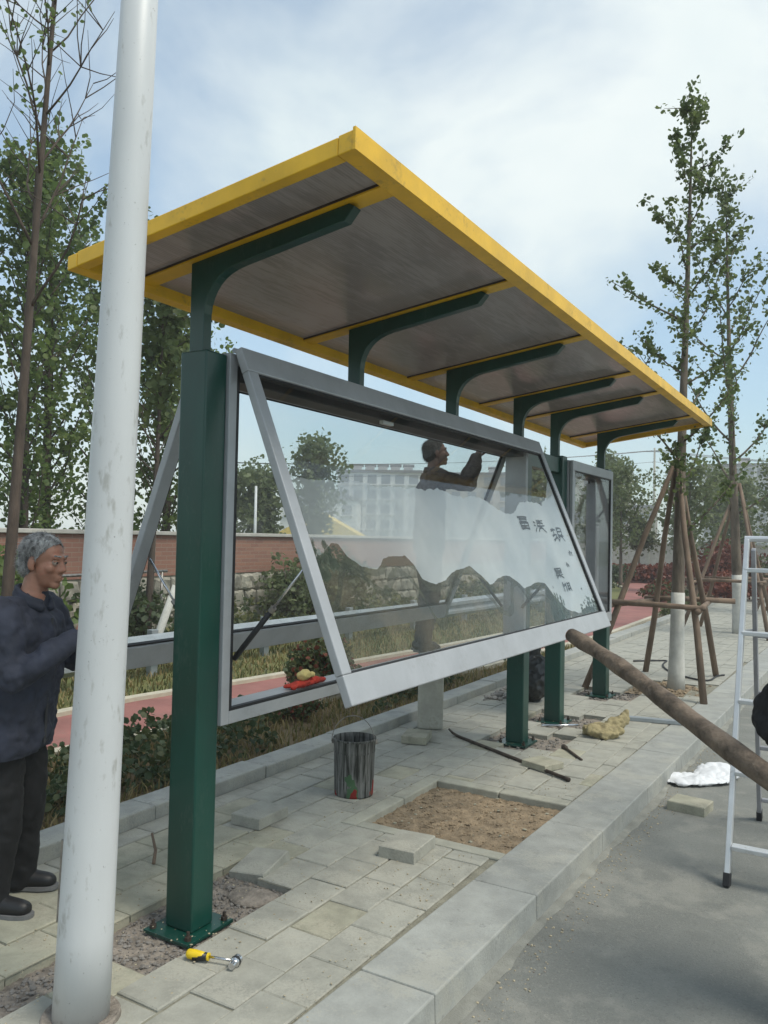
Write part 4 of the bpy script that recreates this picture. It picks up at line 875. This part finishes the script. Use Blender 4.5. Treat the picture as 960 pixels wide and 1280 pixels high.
# the old man at the left, working behind the lamp post
fo = V3(.90, .43, 0).normalized(); ri = V3(fo.y, -fo.x, 0); B = V3(-3.265, 2.285, 0)
J = dict(pelvis=B+V3(0, 0, .86), chest=B+fo*.045+V3(0, 0, 1.20), neck=B+fo*.085+V3(0, 0, 1.375), head=B+fo*.125+V3(0, 0, 1.508))
J.update(shr=J['chest']+ri*.175+V3(0, 0, .09), shl=J['chest']-ri*.175+V3(0, 0, .09), hipr=B+ri*.09+V3(0, 0, .80), hipl=B-ri*.09+V3(0, 0, .80),
         knr=B+ri*.11+fo*.035+V3(0, 0, .44), knl=B-ri*.12+fo*.02+V3(0, 0, .44), anr=B+ri*.11-fo*.0+V3(0, 0, .09), anl=B-ri*.15-fo*.02+V3(0, 0, .09),
         toer=B+ri*.12+fo*.195+V3(0, 0, .003), toel=B-ri*.17+fo*.16+V3(0, 0, .003),
         elr=B+ri*.245+fo*.14+V3(0, 0, 1.035), wrr=B+ri*.10+fo*.335+V3(0, 0, 1.185), ell=B-ri*.24+fo*.16+V3(0, 0, 1.04), wrl=B-ri*.05+fo*.37+V3(0, 0, 1.20),
         thr=V3(0, 0, 1), thl=V3(0, 0, 1), hnr=ri*1.0+V3(0, 0, .4), hnl=-ri*1.0+V3(0, 0, .4), curlr=1.0, curll=1.0)
person('person', 'grey haired man in a navy jacket and black trousers standing behind the white lamp post', B, J, fo+ri*.16+V3(0, 0, -.10), V3(0, 0, 1)+fo*.08, dict(skin='skin', hair='grey_hair', jacket='navy', trousers='black_cloth', shoe='shoe_black'), jhem=.15, folds=.036, bulk=.022)
# the tool in his hands
w = (J['wrr']+J['wrl'])/2+fo*.11; m = MB(); m.tube([w-fo*.16+V3(0, 0, .03)-ri*-.02, w-fo*.13+V3(0, 0, .045), w-fo*.05+V3(0, 0, .075), w+fo*.05+V3(0, 0, .07)], [.018, .014, .006, .005], 10)
tag(own(m.build('hook_tool', 'pale_wood', None, smooth=True)), 'small pale handled tool held by the grey haired man', 'tool')

# the worker behind the display case, arms raised
fo = V3(.80, .60, 0).normalized(); ri = V3(fo.y, -fo.x, 0); B = V3(-3.285, 6.29, .662)
J = dict(pelvis=B+V3(0, 0, 1.010), chest=B+fo*.01+V3(0, 0, 1.410), neck=B+fo*.03+V3(0, 0, 1.585), head=B+fo*.05+V3(0, 0, 1.730))
J.update(shr=J['chest']+ri*.18+V3(0, 0, .11), shl=J['chest']-ri*.18+V3(0, 0, .11), hipr=B+ri*.09+V3(0, 0, 0.950), hipl=B-ri*.09+V3(0, 0, 0.950),
         knr=B+ri*.085+fo*.02+V3(0, 0, .51), knl=B-ri*.085+fo*.02+V3(0, 0, .51), anr=B+ri*.07-fo*.04+V3(0, 0, .09), anl=B-ri*.07-fo*.04+V3(0, 0, .09),
         toer=B+ri*.075+fo*.13+V3(0, 0, .003), toel=B-ri*.075+fo*.13+V3(0, 0, .003),
         elr=B+ri*.20+fo*.30+V3(0, 0, 1.440), wrr=B+ri*.12+fo*.40+V3(0, 0, 1.690), ell=B-ri*.14+fo*.33+V3(0, 0, 1.470), wrl=B-ri*.03+fo*.42+V3(0, 0, 1.710),
         thr=-ri, thl=ri, hnr=-fo, hnl=-fo)
person('person', 'worker in a brown checked jacket reaching up behind the glass of the display case', B, J, fo+V3(0, 0, .12), V3(0, 0, 1)-fo*.1, dict(skin='skin_dark', hair='dark_hair', jacket='brown_check', trousers='trouser_grey', shoe='shoe_black'), jhem=.12)

# the man carrying the log, mostly outside the picture
fo = V3(-.68, .73, 0).normalized(); ri = V3(fo.y, -fo.x, 0); B = V3(.0, 3.45, RZ+.002)
J = dict(pelvis=B+V3(0, 0, .90), chest=B+fo*.03+V3(0, 0, 1.30), neck=B+fo*.06+V3(0, 0, 1.475), head=B+fo*.09+V3(0, 0, 1.62))
J.update(shr=J['chest']+ri*.18+V3(0, 0, .10), shl=J['chest']-ri*.18+V3(0, 0, .10), hipr=B+ri*.09+V3(0, 0, .84), hipl=B-ri*.09+V3(0, 0, .84),
         knr=B+ri*.10+fo*.06+V3(0, 0, .46), knl=B-ri*.09+fo*.02+V3(0, 0, .46), anr=B+ri*.11+fo*.06+V3(0, 0, .09), anl=B-ri*.10-fo*.05+V3(0, 0, .09),
         toer=B+ri*.12+fo*.25+V3(0, 0, .003), toel=B-ri*.10+fo*.14+V3(0, 0, .003),
         ell=V3(-.325, 3.425, .985), wrl=V3(-.20, 3.21, .875), hdl=V3(.05, -.25, -.05), elr=B+ri*.27+fo*.10+V3(0, 0, 1.10), wrr=B+ri*.20+fo*.30+V3(0, 0, 1.04),
         thr=fo, thl=fo, hnl=V3(0, 0, 1), hnr=V3(0, 0, 1))
person('person', 'man in a black jacket on the road holding the long log under his arm', B, J, fo, V3(0, 0, 1), dict(skin='skin', hair='dark_hair', jacket='black_cloth', trousers='black_cloth', shoe='shoe_black'), jhem=.13)

# ================================================================== TREES
def branch_path(p, d, L, n, upturn, wob, rs):
    pts = [p.copy()]; d = d.normalized()
    for i in range(n):
        d = (d+V3(rs.gauss(0, wob), rs.gauss(0, wob), rs.gauss(0, wob)*.6+upturn/n)).normalized(); p = p+d*(L/n); pts.append(p.copy())
    return pts
def tree(name, label, base, height, r0, top_off=(0, 0), b0=.3, nb=26, Lmax=1.3, prof=None, elev=(35, 55), upturn=.5, leaf='leaf_ginkgo', lsize=.06, per=14, spread=.07, twigs=4, twlen=.35, seed=1, group=None, white=0, bark='bark', leaf_from=0., bare=0, lean_wob=.02, cat='tree', maxleaf=None):
    rs = random.Random(seed); base = Vector(base); root = thing(name, label, cat, base, group)
    n = 14; tp = []
    wx, wy = rs.uniform(0, 6), rs.uniform(0, 6)
    for i in range(n+1):
        t = i/n; tp.append(base+V3(top_off[0]*t+lean_wob*height*.15*math.sin(t*5+wx)*t, top_off[1]*t+lean_wob*height*.15*math.sin(t*4+wy)*t, height*t-.03*(i == 0)))
    rad = [r0*(1-t/n)**1.1*(.97)+.006 for t in range(n+1)]; rad[0] *= 1.15
    m = MB(); m.tube(tp, rad, 10)
    def at(t): k = min(n-1, int(t*n)); u = t*n-k; return tp[k]*(1-u)+tp[k+1]*u, rad[k]*(1-u)+rad[k+1]*u
    bm_ = MB(); L = []
    for i in range(nb):
        t = b0+(1-b0)*((i+rs.random()*.7)/nb)**.92; t = min(t, .985); p, r_ = at(t); az = i*2.39996+rs.uniform(-.5, .5); q = (t-b0)/(1-b0)
        el = R(rs.uniform(*elev)); ln = Lmax*(prof(q) if prof else (1-.75*q))*rs.uniform(.7, 1.15)
        pts = branch_path(p, V3(math.cos(az)*math.cos(el), math.sin(az)*math.cos(el), math.sin(el)), ln, 6, upturn, .10, rs)
        rb = max(.005, min(r_*.45, .006+ln*.009)); bm_.tube(pts, [rb*(1-.8*j/6) for j in range(7)], 6)
        leafy = rs.random() >= bare
        for j in range(1, 7):
            if leafy and q >= leaf_from: L.append((pts[j], 1)); L.append(((pts[j]+pts[j-1])/2, .8))
        for k in range(twigs):
            j = rs.randint(2, 6); d = V3(rs.gauss(0, 1), rs.gauss(0, 1), rs.gauss(.4, .6)).normalized(); d = (d+(pts[j]-pts[j-1]).normalized()*.8)
            tw = branch_path(pts[j], d, twlen*rs.uniform(.5, 1.2), 3, .25, .15, rs); bm_.tube(tw, [.0065, .005, .0035, .002], 4, cap=False)
            if leafy and q >= leaf_from: L += [(x, 1) for x in tw[1:]]
    if leaf_from <= 1 and not bare:
        for t in np.linspace(max(.6, b0), 1, 14): L.append((at(t*.999)[0], .8))
    tr = m.build('trunk', bark, root, smooth=True); bm_.build('limbs', bark, root, smooth=True)
    if white:
        m = MB(); wp = [at(x/height)[0] for x in np.linspace(.0, white, 6)]; wr = [at(x/height)[1]+.004 for x in np.linspace(.0, white, 6)]; m.tube(wp, wr, 14); m.build('whitewash', 'whitewash', tr, smooth=True)
    if L and per:
        Pn = []
        for p, w in L:
            k = rs.randint(int(per*.4*w), int(per*1.3*w))
            c = np.array(p)+rng.normal(0, spread*.4, 3); Pn.append(c+rng.normal(0, spread, (k, 3)))
        Pn = np.concatenate(Pn)
        if maxleaf and len(Pn) > maxleaf: Pn = Pn[rng.permutation(len(Pn))[:maxleaf]]
        quads('crown', Pn, lsize*rng.uniform(.45, 1.4, len(Pn)), leaf, root, up=.5)
    return root

# staked street trees on the pavement at the right
gk = lambda q: .55+.75*math.sin(min(1, q*1.35)*math.pi*.62+.35) if q < .75 else 1.15*(1.02-q)*2.6
tree('street_tree', 'tall slender staked tree with whitewashed trunk nearest the shelter', (-1.854, 9.675, -.02), 6.9, .080, (.06, .24), .23, 26, 1.12, lambda q: 1.0-.25*q if q < .6 else .85-(q-.6)*1.8, (22, 44), .45, 'leaf_ginkgo', .052, 9, .034, 3, .22, seed=5, white=1.1, group=None)
tree('street_tree', 'second staked tree farther along the pavement behind the ladder', (-2.02, 16.3, -.02), 8.3, .10, (-.25, -.45), .26, 22, 1.9, lambda q: 1.0-.2*q if q < .5 else .9-(q-.5)*1.6, (30, 55), .5, 'leaf_ginkgo', .075, 7, .05, 3, .35, seed=9, white=1.1)
tree('street_tree', 'third staked tree beside the kerb beyond the ladder', (-1.35, 21.5, -.02), 8.2, .10, (.3, .2), .25, 26, 1.9, None, (30, 58), .5, 'leaf_ginkgo', .09, 8, .09, 3, .45, seed=19, white=1.1)
# wooden props round the trees
def props(center, zt, feet, zr, label, rails=True):
    c = Vector(center); ts = thing('tree_stake_frame', label, 'tree stakes', (c.x, c.y, 0)); ends = []
    for (dx, dy) in feet:
        f0 = V3(c.x+dx, c.y+dy, -.01); t0 = V3(c.x+dx*.07, c.y+dy*.07, zt); over = t0+(t0-f0).normalized()*.18
        mm = MB(); mm.tube([f0, f0+(t0-f0)*.3+V3(.008, .01, 0), f0+(t0-f0)*.7-V3(.01, .006, 0), over], [.037, .035, .031, .026], 10); mm.build('prop', 'pole_wood', ts, smooth=True)
        ends.append(f0+(t0-f0)*(zr/zt))
    k = len(ends)
    if rails:
        for i in range(k):
            a, b = ends[i], ends[(i+1) % k]; d = (b-a).normalized(); z = V3(0, 0, .035*(i % 2))
            n_ = V3(d.y, -d.x, 0)*.05; mm = MB(); mm.tube([a-d*(.16+.2*(i % 2))+z+n_, (a+b)/2+z+n_+V3(0, 0, .006), b+d*(.34-.2*(i % 2))+z+n_], [.034, .031, .027], 10); mm.build('rail', 'pole_wood', ts, smooth=True)
props((-1.87, 9.72, 0), 2.45, ((.44, -.82), (.27, 1.12), (-.55, .95), (-.86, -.62)), .93, 'four brown timber props with rails round the tree nearest the shelter')
props((-2.03, 16.28, 0), 2.6, ((.6, -.9), (.5, 1.0), (-.8, .8), (-.9, -.7)), .95, 'timber props with rails round the second staked tree')
props((-1.35, 21.5, 0), 2.6, ((.6, -.9), (.5, 1.0), (-.8, .8), (-.9, -.7)), .95, 'timber props with rails round the third staked tree')

# the bare-topped tree and its stake at the far left
tree('street_tree', 'tall nearly bare tree with upswept branches beside the brick wall', (-6.95, 4.72, -.02), 9.2, .058, (.35, .25), .40, 26, 1.9, lambda q: 1.0-.45*q, (38, 60), .75, 'leaf_dense', .05, 3, .04, 8, .7, seed=3, bark='bark_dark', bare=.45, white=0)
m = MB(); m.tube([(-6.15, 3.45, .0), (-6.32, 3.72, 1.7)], [.055, .045], 10); tag(own(m.build('timber_stake', 'pale_wood', None, smooth=True)), 'pale leaning timber stake behind the grey haired man', 'stake')
# dense poplars behind the wall
pp = lambda q: .75+.5*math.sin(q*math.pi*.9) if q < .7 else 1.1-(q-.7)*2.6
for k, (x, y, h, sd_, lb) in enumerate(((-13.0, 7.4, 8.7, 21, 'tall dense green poplar rising behind the bare tree'), (-12.3, 8.7, 7.6, 22, 'dense green poplar behind the grey haired man'), (-12.9, 9.6, 8.5, 23, 'tall dense green poplar behind the white lamp post'), (-11.4, 5.9, 7.2, 24, 'broad dense green tree at the wall left of the poplars'), (-13.2, 11.2, 7.0, 26, 'dense green poplar directly behind the white lamp post and the young tree'), (-12.0, 11.7, 5.6, 27, 'lower dense green tree between the lamp post and the near green post'))):
    tree('poplar_tree', lb, (x, y, -.05), h, .12, (rng.uniform(-.2, .2), rng.uniform(-.2, .2)), .10, 40, 1.6, pp, (38, 66), .55, 'leaf_dense', .092, 8, .085, 3, .45, seed=sd_, bark='bark_dark', group='trees behind the wall')
tree('young_tree', 'thin young tree with bare lower twigs between lamp post and near green post', (-8.9, 8.35, -.02), 5.9, .055, (.1, .1), .30, 30, 1.05, lambda q: .7+.4*q if q < .7 else 1.3-q, (30, 50), .4, 'leaf_ginkgo', .10, 9, .10, 3, .3, seed=31, leaf_from=.30, bark='bark_dark')
# leafy shrubs low against the wall at the left, trees farther off
def bush(name, label, c, rad, n, size, leaf, cat='shrub', group=None, stems=5):
    rt = thing(name, label, cat, c, group); c = Vector(c)
    a = rng.normal(size=(n, 3)); a /= np.linalg.norm(a, axis=1)[:, None]; rr_ = rng.random(n)**.45
    lob = 1+.22*np.sin(a[:, 0]*5+c.x)+.18*np.sin(a[:, 1]*6+a[:, 2]*4+c.y)
    Pn = np.array(c)+a*rr_[:, None]*np.array(rad)*lob[:, None]+np.array([0, 0, rad[2]*.95]); Pn = Pn[Pn[:, 2] > c.z+.02]
    quads('foliage', Pn, size*rng.uniform(.6, 1.3, len(Pn)), leaf, rt, up=.4)
    mm = MB()
    for i in range(stems):
        az = i*6.283/stems; mm.tube([c+V3(0, 0, -.02), c+V3(math.cos(az)*rad[0]*.3, math.sin(az)*rad[1]*.3, rad[2]), c+V3(math.cos(az)*rad[0]*.6, math.sin(az)*rad[1]*.6, rad[2]*1.6)], [.02*rad[2]+.006, .012*rad[2]+.004, .004], 6)
    mm.build('stems', 'bark_dark', rt, smooth=True); return rt
bush('flowering_bush', 'dark green bush with reddish tips growing beside the red path', (-4.72, 6.75, .02), (.36, .40, .30), 2900, .05, ['leaf_bush', 'leaf_shrub', 'leaf_bush', 'leaf_shrub', 'leaf_bush', 'leaf_red'])
bush('shrub', 'small green shrub with red tips in front of the dark green bush', (-4.35, 5.85, .02), (.22, .30, .14), 1100, .04, ['leaf_red', 'leaf_bush', 'leaf_bush', 'leaf_shrub'])
bush('shrub', 'grey green shrub against the stone wall left of the display case', (-9.2, 8.2, .0), (.6, .8, .45), 2200, .08, 'leaf_shrub')
bush('shrub', 'tall leafy shrub against the stone wall seen through the glass', (-9.3, 13.6, .0), (.7, 1.0, .7), 3000, .09, 'leaf_bush')
bush('shrub', 'leafy shrub climbing the brick wall near the tilted door', (-9.4, 12.4, .0), (.5, .6, .62), 1800, .08, 'leaf_far')
bush('shrub', 'dense shrub at the wall behind the grey haired man', (-9.0, 5.6, .0), (.9, 1.3, .8), 4200, .10, 'leaf_dense')
for k, (x, y, h, sd_, lb) in enumerate(((-24, 26.5, 4.0, 41, 'light green round tree beyond the brick wall'), (-23.6, 28.6, 4.0, 42, 'sparse tree beyond the brick wall beside the white pole'), (-22.3, 31.0, 5.6, 43, 'taller tree beyond the wall seen through the tilted glass'), (-14.0, 38.0, 5.2, 46, 'green tree beyond the shelter by the hedges'), (-12.5, 46.0, 6.0, 47, 'tree in front of the apartment block beyond the hedges'), (-7.5, 52.0, 5.6, 48, 'far tree beyond the second staked tree'))):
    tree('far_tree', lb, (x, y, -.1), h, .12, (0, 0), .18, 26, 1.5, pp, (25, 60), .4, 'leaf_far', .20, 9, .22, 2, .6, seed=sd_, group='trees far beyond the wall')
# clipped hedges, red shrubs and small standard trees down the path
bush('hedge', 'long low red leaved hedge beyond the bend of the path', (-7.0, 33.5, .0), (2.6, 1.2, .42), 4200, .12, 'leaf_red', 'hedge')
bush('hedge', 'rounded dark red shrub mound behind the second staked tree', (-4.2, 31.0, .0), (1.5, 1.2, .85), 4200, .12, 'leaf_red', 'hedge')
bush('hedge', 'low orange red hedge beside the far pavement', (-3.3, 26.0, .0), (1.1, 1.0, .40), 2600, .10, 'leaf_red', 'hedge')
bush('hedge', 'low green hedge at the bend of the red path', (-9.0, 32.0, .0), (1.0, 1.0, .42), 2200, .12, 'leaf_shrub', 'hedge')
bush('hedge', 'green hedge strip between pavement and red path', (-3.75, 20.5, .0), (.28, 2.0, .22), 2600, .07, 'leaf_bush', 'hedge')
bush('hedge', 'purple red hedge strip beside the red path', (-4.9, 23.5, .0), (.5, 1.6, .30), 2200, .08, ['leaf_red', 'leaf_bush'], 'hedge')
for k, (x, y, lb) in enumerate(((-11.6, 33, 'small round headed tree by the path beyond the short display case'), (-9.9, 34.5, 'small round headed tree beyond the timber props'), (-8.6, 36.5, 'small dark round headed tree behind the red hedge'))):
    tree('standard_tree', lb, (x, y, 0), 2.3, .06, (0, 0), .55, 16, .75, None, (15, 60), .3, 'leaf_bush', .14, 14, .14, 2, .3, seed=60+k, group='small round trees down the path')

# ================================================================== WALL, RAIL, POLES, BUILDINGS
wl = thing('boundary_wall', 'brick wall on a rubble stone base beyond the verge', 'wall', (-10.1, 12, 0))
m = MB(); m.box(-10.22, -10.0, -4, 30, -.1, .93); m.build('stone_core', 'mortar', wl)
m = MB(); m.box(-10.20, -9.98, -4, 30, .932, 1.60); m.build('brickwork', 'brickwork', wl)
m = MB(); m.box(-10.26, -9.92, -4, 30, 1.602, 1.665); m.build('coping', 'coping', wl, bevel=.01)
sm = []
for i in range(8):
    r_ = random.Random(100+i); mm = MB(); a = [(sy*(.17+r_.uniform(-.03, .02)), sz*(.14+r_.uniform(-.03, .012))) for sy, sz in ((-1, -1), (0, -1.1), (1, -1), (1.1, 0), (1, 1), (0, 1.08), (-1, 1), (-1.08, 0))]
    n = 8; mm.add([(0, p[0], p[1]) for p in a]+[(.05, p[0]*.97, p[1]*.97) for p in a]+[(.085+r_.uniform(-.02, .02), p[0]*.7, p[1]*.7) for p in a], [tuple([j, (j+1) % n, (j+1) % n+n, j+n]) for j in range(n)]+[tuple([j+n, (j+1) % n+n, (j+1) % n+2*n, j+2*n]) for j in range(n)]+[tuple(range(2*n, 3*n))]); sm.append(mm.mesh('wall_stone', 'wallstone'))
for row in range(3):
    y = 4.2+row*.17
    while y < 29:
        sc_ = random.uniform(.85, 1.12); o = obj('wall_stone', random.choice(sm), wl, loc=(-10.0, y, .16+row*.30)); o.scale = (1, sc_, 1.04); y += .355*sc_
# guard rail
gr = thing('guard_rail', 'galvanised steel guard rail on the verge in front of the stone wall', 'guard rail', (-7.05, 10, 0))
prf = [(0, .15), (.02, .17), (.075, .21), (.075, .26), (.015, .30), (.015, .335), (.075, .37), (.075, .43), (.02, .465), (0, .485)]
def gx(y): return -7.0+.03*max(0, y-8)
m = MB(); yv = list(np.arange(-2, 24, .5)); k = len(prf)
m.add([(gx(y)+p[0], y, p[1]) for y in yv for p in prf], [(i*k+j, i*k+j+1, (i+1)*k+j+1, (i+1)*k+j) for i in range(len(yv)-1) for j in range(k-1)]); m.build('beam', 'galvanised', gr, smooth=False)
for y in np.arange(-1.3, 24, 2.0):
    m = MB(); m.box(gx(y)-.09, gx(y)-.004, y-.05, y+.05, -.05, .53); m.build('rail_post', 'galvanised', gr, bevel=.006)
    m = MB(); m.box(gx(y)-.003, gx(y)+.012, y-.03, y+.03, .28, .36); m.build('bolt_plate', 'galvanised', gr)
m = MB(); m.tube([(-7.3, 6.95, -.02), (-7.35, 7.05, .35), (-7.25, 7.25, 1.0)], [.055, .05, .045], 8); tag(own(m.build('timber_stake', 'whitewash', None, smooth=True)), 'whitewashed leaning stake behind the guard rail', 'stake')
m = MB(); m.tube([(-9.2, 5.0, 1.02), (-9.2, 9.0, 1.06)], .022, 8); m.tube([(-9.2, 5.6, 0), (-9.2, 5.6, 1.03)], .02, 8); m.tube([(-9.2, 8.9, 0), (-9.2, 8.9, 1.06)], .02, 8); tag(own(m.build('pipe_rail', 'steel', None, smooth=True)), 'thin steel pipe rail in front of the stone wall', 'rail')
m = MB(); m.tube([(-9.5, 12.7, 0), (-9.35, 13.1, .9), (-9.5, 13.35, 1.35)], [.03, .025, .02], 8); tag(own(m.build('dead_branch', 'pole_wood', None, smooth=True)), 'dead branch leaning on the stone wall', 'branch')
# poles and wires
def upole(x, y, h, r_, m_, label):
    rt = thing('utility_pole', label, 'utility pole', (x, y, 0)); mm = MB(); mm.tube([(x, y, -.2), (x, y, h)], [r_, r_*.65], 12); mm.build('pole', m_, rt, smooth=True)
    mm = MB(); mm.box(x-.9, x+.9, y-.05, y+.05, h-.45, h-.33); mm.build('crossarm', 'galvanised', rt); return rt
m = MB(); m.tube([(-21.3, 25.6, -.2), (-21.3, 25.6, 3.6)], [.07, .05], 10); tag(own(m.build('white_pole', 'white_paint', None, smooth=True)), 'thin white pole standing beyond the brick wall', 'pole')
upole(-62, 62, 9.5, .16, 'concrete', 'concrete utility pole far left beyond the wall'); upole(-21, 96, 12.5, .16, 'concrete', 'concrete utility pole in front of the far apartment blocks'); upole(14, 125, 12.5, .16, 'concrete', 'concrete utility pole far along the road')
for k, (dx, z) in enumerate(((-.8, 0), (-.3, .0), (.3, 0), (.8, .0), (0, -1.3))):
    pts = []
    for seg, (A, B_) in enumerate(((V3(-62, 62, 9.2), V3(-21, 96, 12.2)), (V3(-21, 96, 12.2), V3(14, 125, 12.2)))):
        for t in np.linspace(0, 1, 14): q = A*(1-t)+B_*t; pts.append(V3(q.x+dx, q.y, q.z+z-1.0*4*t*(1-t)*.9))
    m = MB(); m.tube(pts, .022, 5); tag(own(m.build('power_line', 'dark_metal', None)), ['power line on the outer left insulators', 'power line second from the outer left', 'power line second from the outer right', 'power line on the outer right insulators', 'power line hung below the crossarms'][k], 'power line', 'power lines across the sky')

def building(name, label, c, w, d, h, floors, cols, rz, m_, solar=0, gable=None):
    rt = thing(name, label, 'building', (c[0], c[1], -.2)); Rz = Matrix.Rotation(rz, 4, 'Z'); T = Matrix.Translation((c[0], c[1], -.2)) @ Rz
    def part(nm, mb, mm_, par): 
        o = mb.build(nm, mm_, None); o.data.transform(T); adopt(o, par); return o
    mb = MB(); mb.box(-w/2, w/2, -d/2, d/2, 0, h); wall = part('wall', mb, m_, rt)
    mb = MB()
    if gable: mb.prism([(-w/2-.4, h+.01), (w/2+.4, h+.01), (0, h+gable)], 'y', -d/2-.4, d/2+.4)
    else: mb.box(-w/2-.3, w/2+.3, -d/2-.3, d/2+.3, h+.01, h+.45)
    rf = part('roof', mb, 'roof_grey' if m_ != 'yellow_roof' else 'yellow_roof', rt)
    fh = h/floors; wm_ = MB(); wm_.box(-.75, .75, -.05, .05, -.75, .75); me = wm_.mesh('window', 'window_dark'); sl = MB(); sl.box(-.95, .95, -.35, .0, -.12, .0); ms = sl.mesh('sill', m_)
    for f_ in range(floors):
        for q in range(cols):
            x = (q+.5)/cols*w-w/2; z = (f_+.55)*fh
            o = obj('window', me, None); o.matrix_world = T @ Matrix.Translation((x, -d/2-.02, z)); mw = o.matrix_world.copy(); o.parent = rt; o.matrix_parent_inverse = Matrix.Translation((-c[0], -c[1], .2))
            if f_: s_ = obj('balcony', ms, None); s_.matrix_world = T @ Matrix.Translation((x, -d/2-.02, z-.85)); s_.parent = rt; s_.matrix_parent_inverse = Matrix.Translation((-c[0], -c[1], .2))
    for q in range(solar):
        mb = MB(); x = (q+.5)/solar*w*.8-w*.4; mb.hexa([(x-.8, -1.2, h+.6), (x+.8, -1.2, h+.6), (x+.8, .5, h+1.6), (x-.8, .5, h+1.6), (x-.8, -1.2, h+.72), (x+.8, -1.2, h+.72), (x+.8, .5, h+1.72), (x-.8, .5, h+1.72)]); mb.tube([(x-1, .55, h+1.75), (x+1, .55, h+1.75)], .28, 8); mb.box(x-.7, x-.6, .4, .5, h+.4, h+1.6); part('solar_heater', mb, 'roof_grey', rt)
    return rt
building('apartment_block', 'white apartment block with solar heaters on its roof seen through the glass', (-73, 122), 14, 12, 12.6, 5, 6, R(25), 'apartment', solar=5)
building('house', 'low white house with a shallow gable roof left of the apartment block', (-76, 108), 12, 9, 7.6, 2, 4, R(28), 'apartment', gable=2.4)
building('apartment_block', 'long beige apartment block behind the worker and the far posts', (-52, 139), 34, 12, 13.0, 5, 12, R(18), 'apartment_beige', solar=6)
building('house', 'small building with a pale yellow gable seen through the printed glass', (-40, 57), 6.5, 6, 1.8, 1, 2, R(28), 'yellow_roof', gable=2.0)
building('apartment_block', 'grey apartment block beyond the hedges at the end of the pavement', (-9, 150), 30, 12, 14.5, 6, 15, R(5), 'apartment', solar=4)
building('shop_building', 'low beige building beyond the path left of the grey apartment block', (-33, 118), 15, 10, 6.5, 2, 5, R(12), 'apartment_beige')

fw = thing('site_wall', 'long low pale wall beyond the hedges at the end of the path', 'wall', (-14, 58, -.2))
m = MB(); m.box(-34, 2, 57.9, 58.1, -.2, 1.5); m.build('wall', 'coping', fw)
m = MB(); m.box(-34.05, 2.05, 57.8, 58.2, 1.502, 1.6); m.build('coping', 'concrete', fw)
for k in range(13): m = MB(); m.box(-34+k*3-.1, -34+k*3+.1, 57.75, 58.25, -.2, 1.75); m.build('pier', 'concrete', fw)
for k, (x, y, h, lb) in enumerate(((-11.5, 40, 3.6, 'leafy young tree behind the red hedge left of the staked tree'), (-5.2, 42, 4.4, 'leafy tree between the two staked trees far down the pavement'), (-1.6, 44, 5.0, 'leafy tree far down the pavement beyond the ladder'), (-9.2, 49, 4.8, 'leafy tree in front of the low pale wall'))):
    tree('far_tree', lb, (x, y, -.1), h, .10, (0, 0), .2, 24, 1.3, pp, (25, 60), .4, 'leaf_far', .17, 8, .2, 2, .5, seed=80+k, group='trees down the road')
bush('hedge', 'dark green clipped shrub beside the ladder far down the pavement', (-2.6, 30, 0), (.9, .9, .6), 2400, .10, 'leaf_bush', 'hedge')

for k, (x, y, h, lb) in enumerate(((-4.9, 27.5, 3.9, 'bright green low tree behind the timber props'), (-7.6, 29.5, 4.2, 'bright green low tree between short display case and timber props'), (-2.9, 34.5, 4.6, 'bright green low tree behind the second staked tree'), (-.6, 31.0, 4.4, 'bright green low tree behind the ladder'))):
    tree('far_tree', lb, (x, y, -.02), h, .07, (0, 0), .28, 20, 1.25, pp, (20, 55), .4, 'leaf_far', .11, 7, .13, 3, .4, seed=120+k, group='low green trees down the pavement')

# ================================================================== HAZY AIR
hz = MB(); hz.box(-130, 60, -30, 190, -1.2, 24); hzm = hz.mesh('haze', 'glass')
hmat = bpy.data.materials.new('haze'); hmat.use_nodes = True; nt = hmat.node_tree; nt.nodes.clear(); o_ = nt.nodes.new('ShaderNodeOutputMaterial'); pv_ = nt.nodes.new('ShaderNodeVolumePrincipled')
pv_.inputs['Color'].default_value = (.93, .95, .95, 1); pv_.inputs['Density'].default_value = .0024; nt.links.new(pv_.outputs[0], o_.inputs['Volume'])
hzm.materials.clear(); hzm.materials.append(hmat); tag(obj('haze', hzm), kind='stuff')
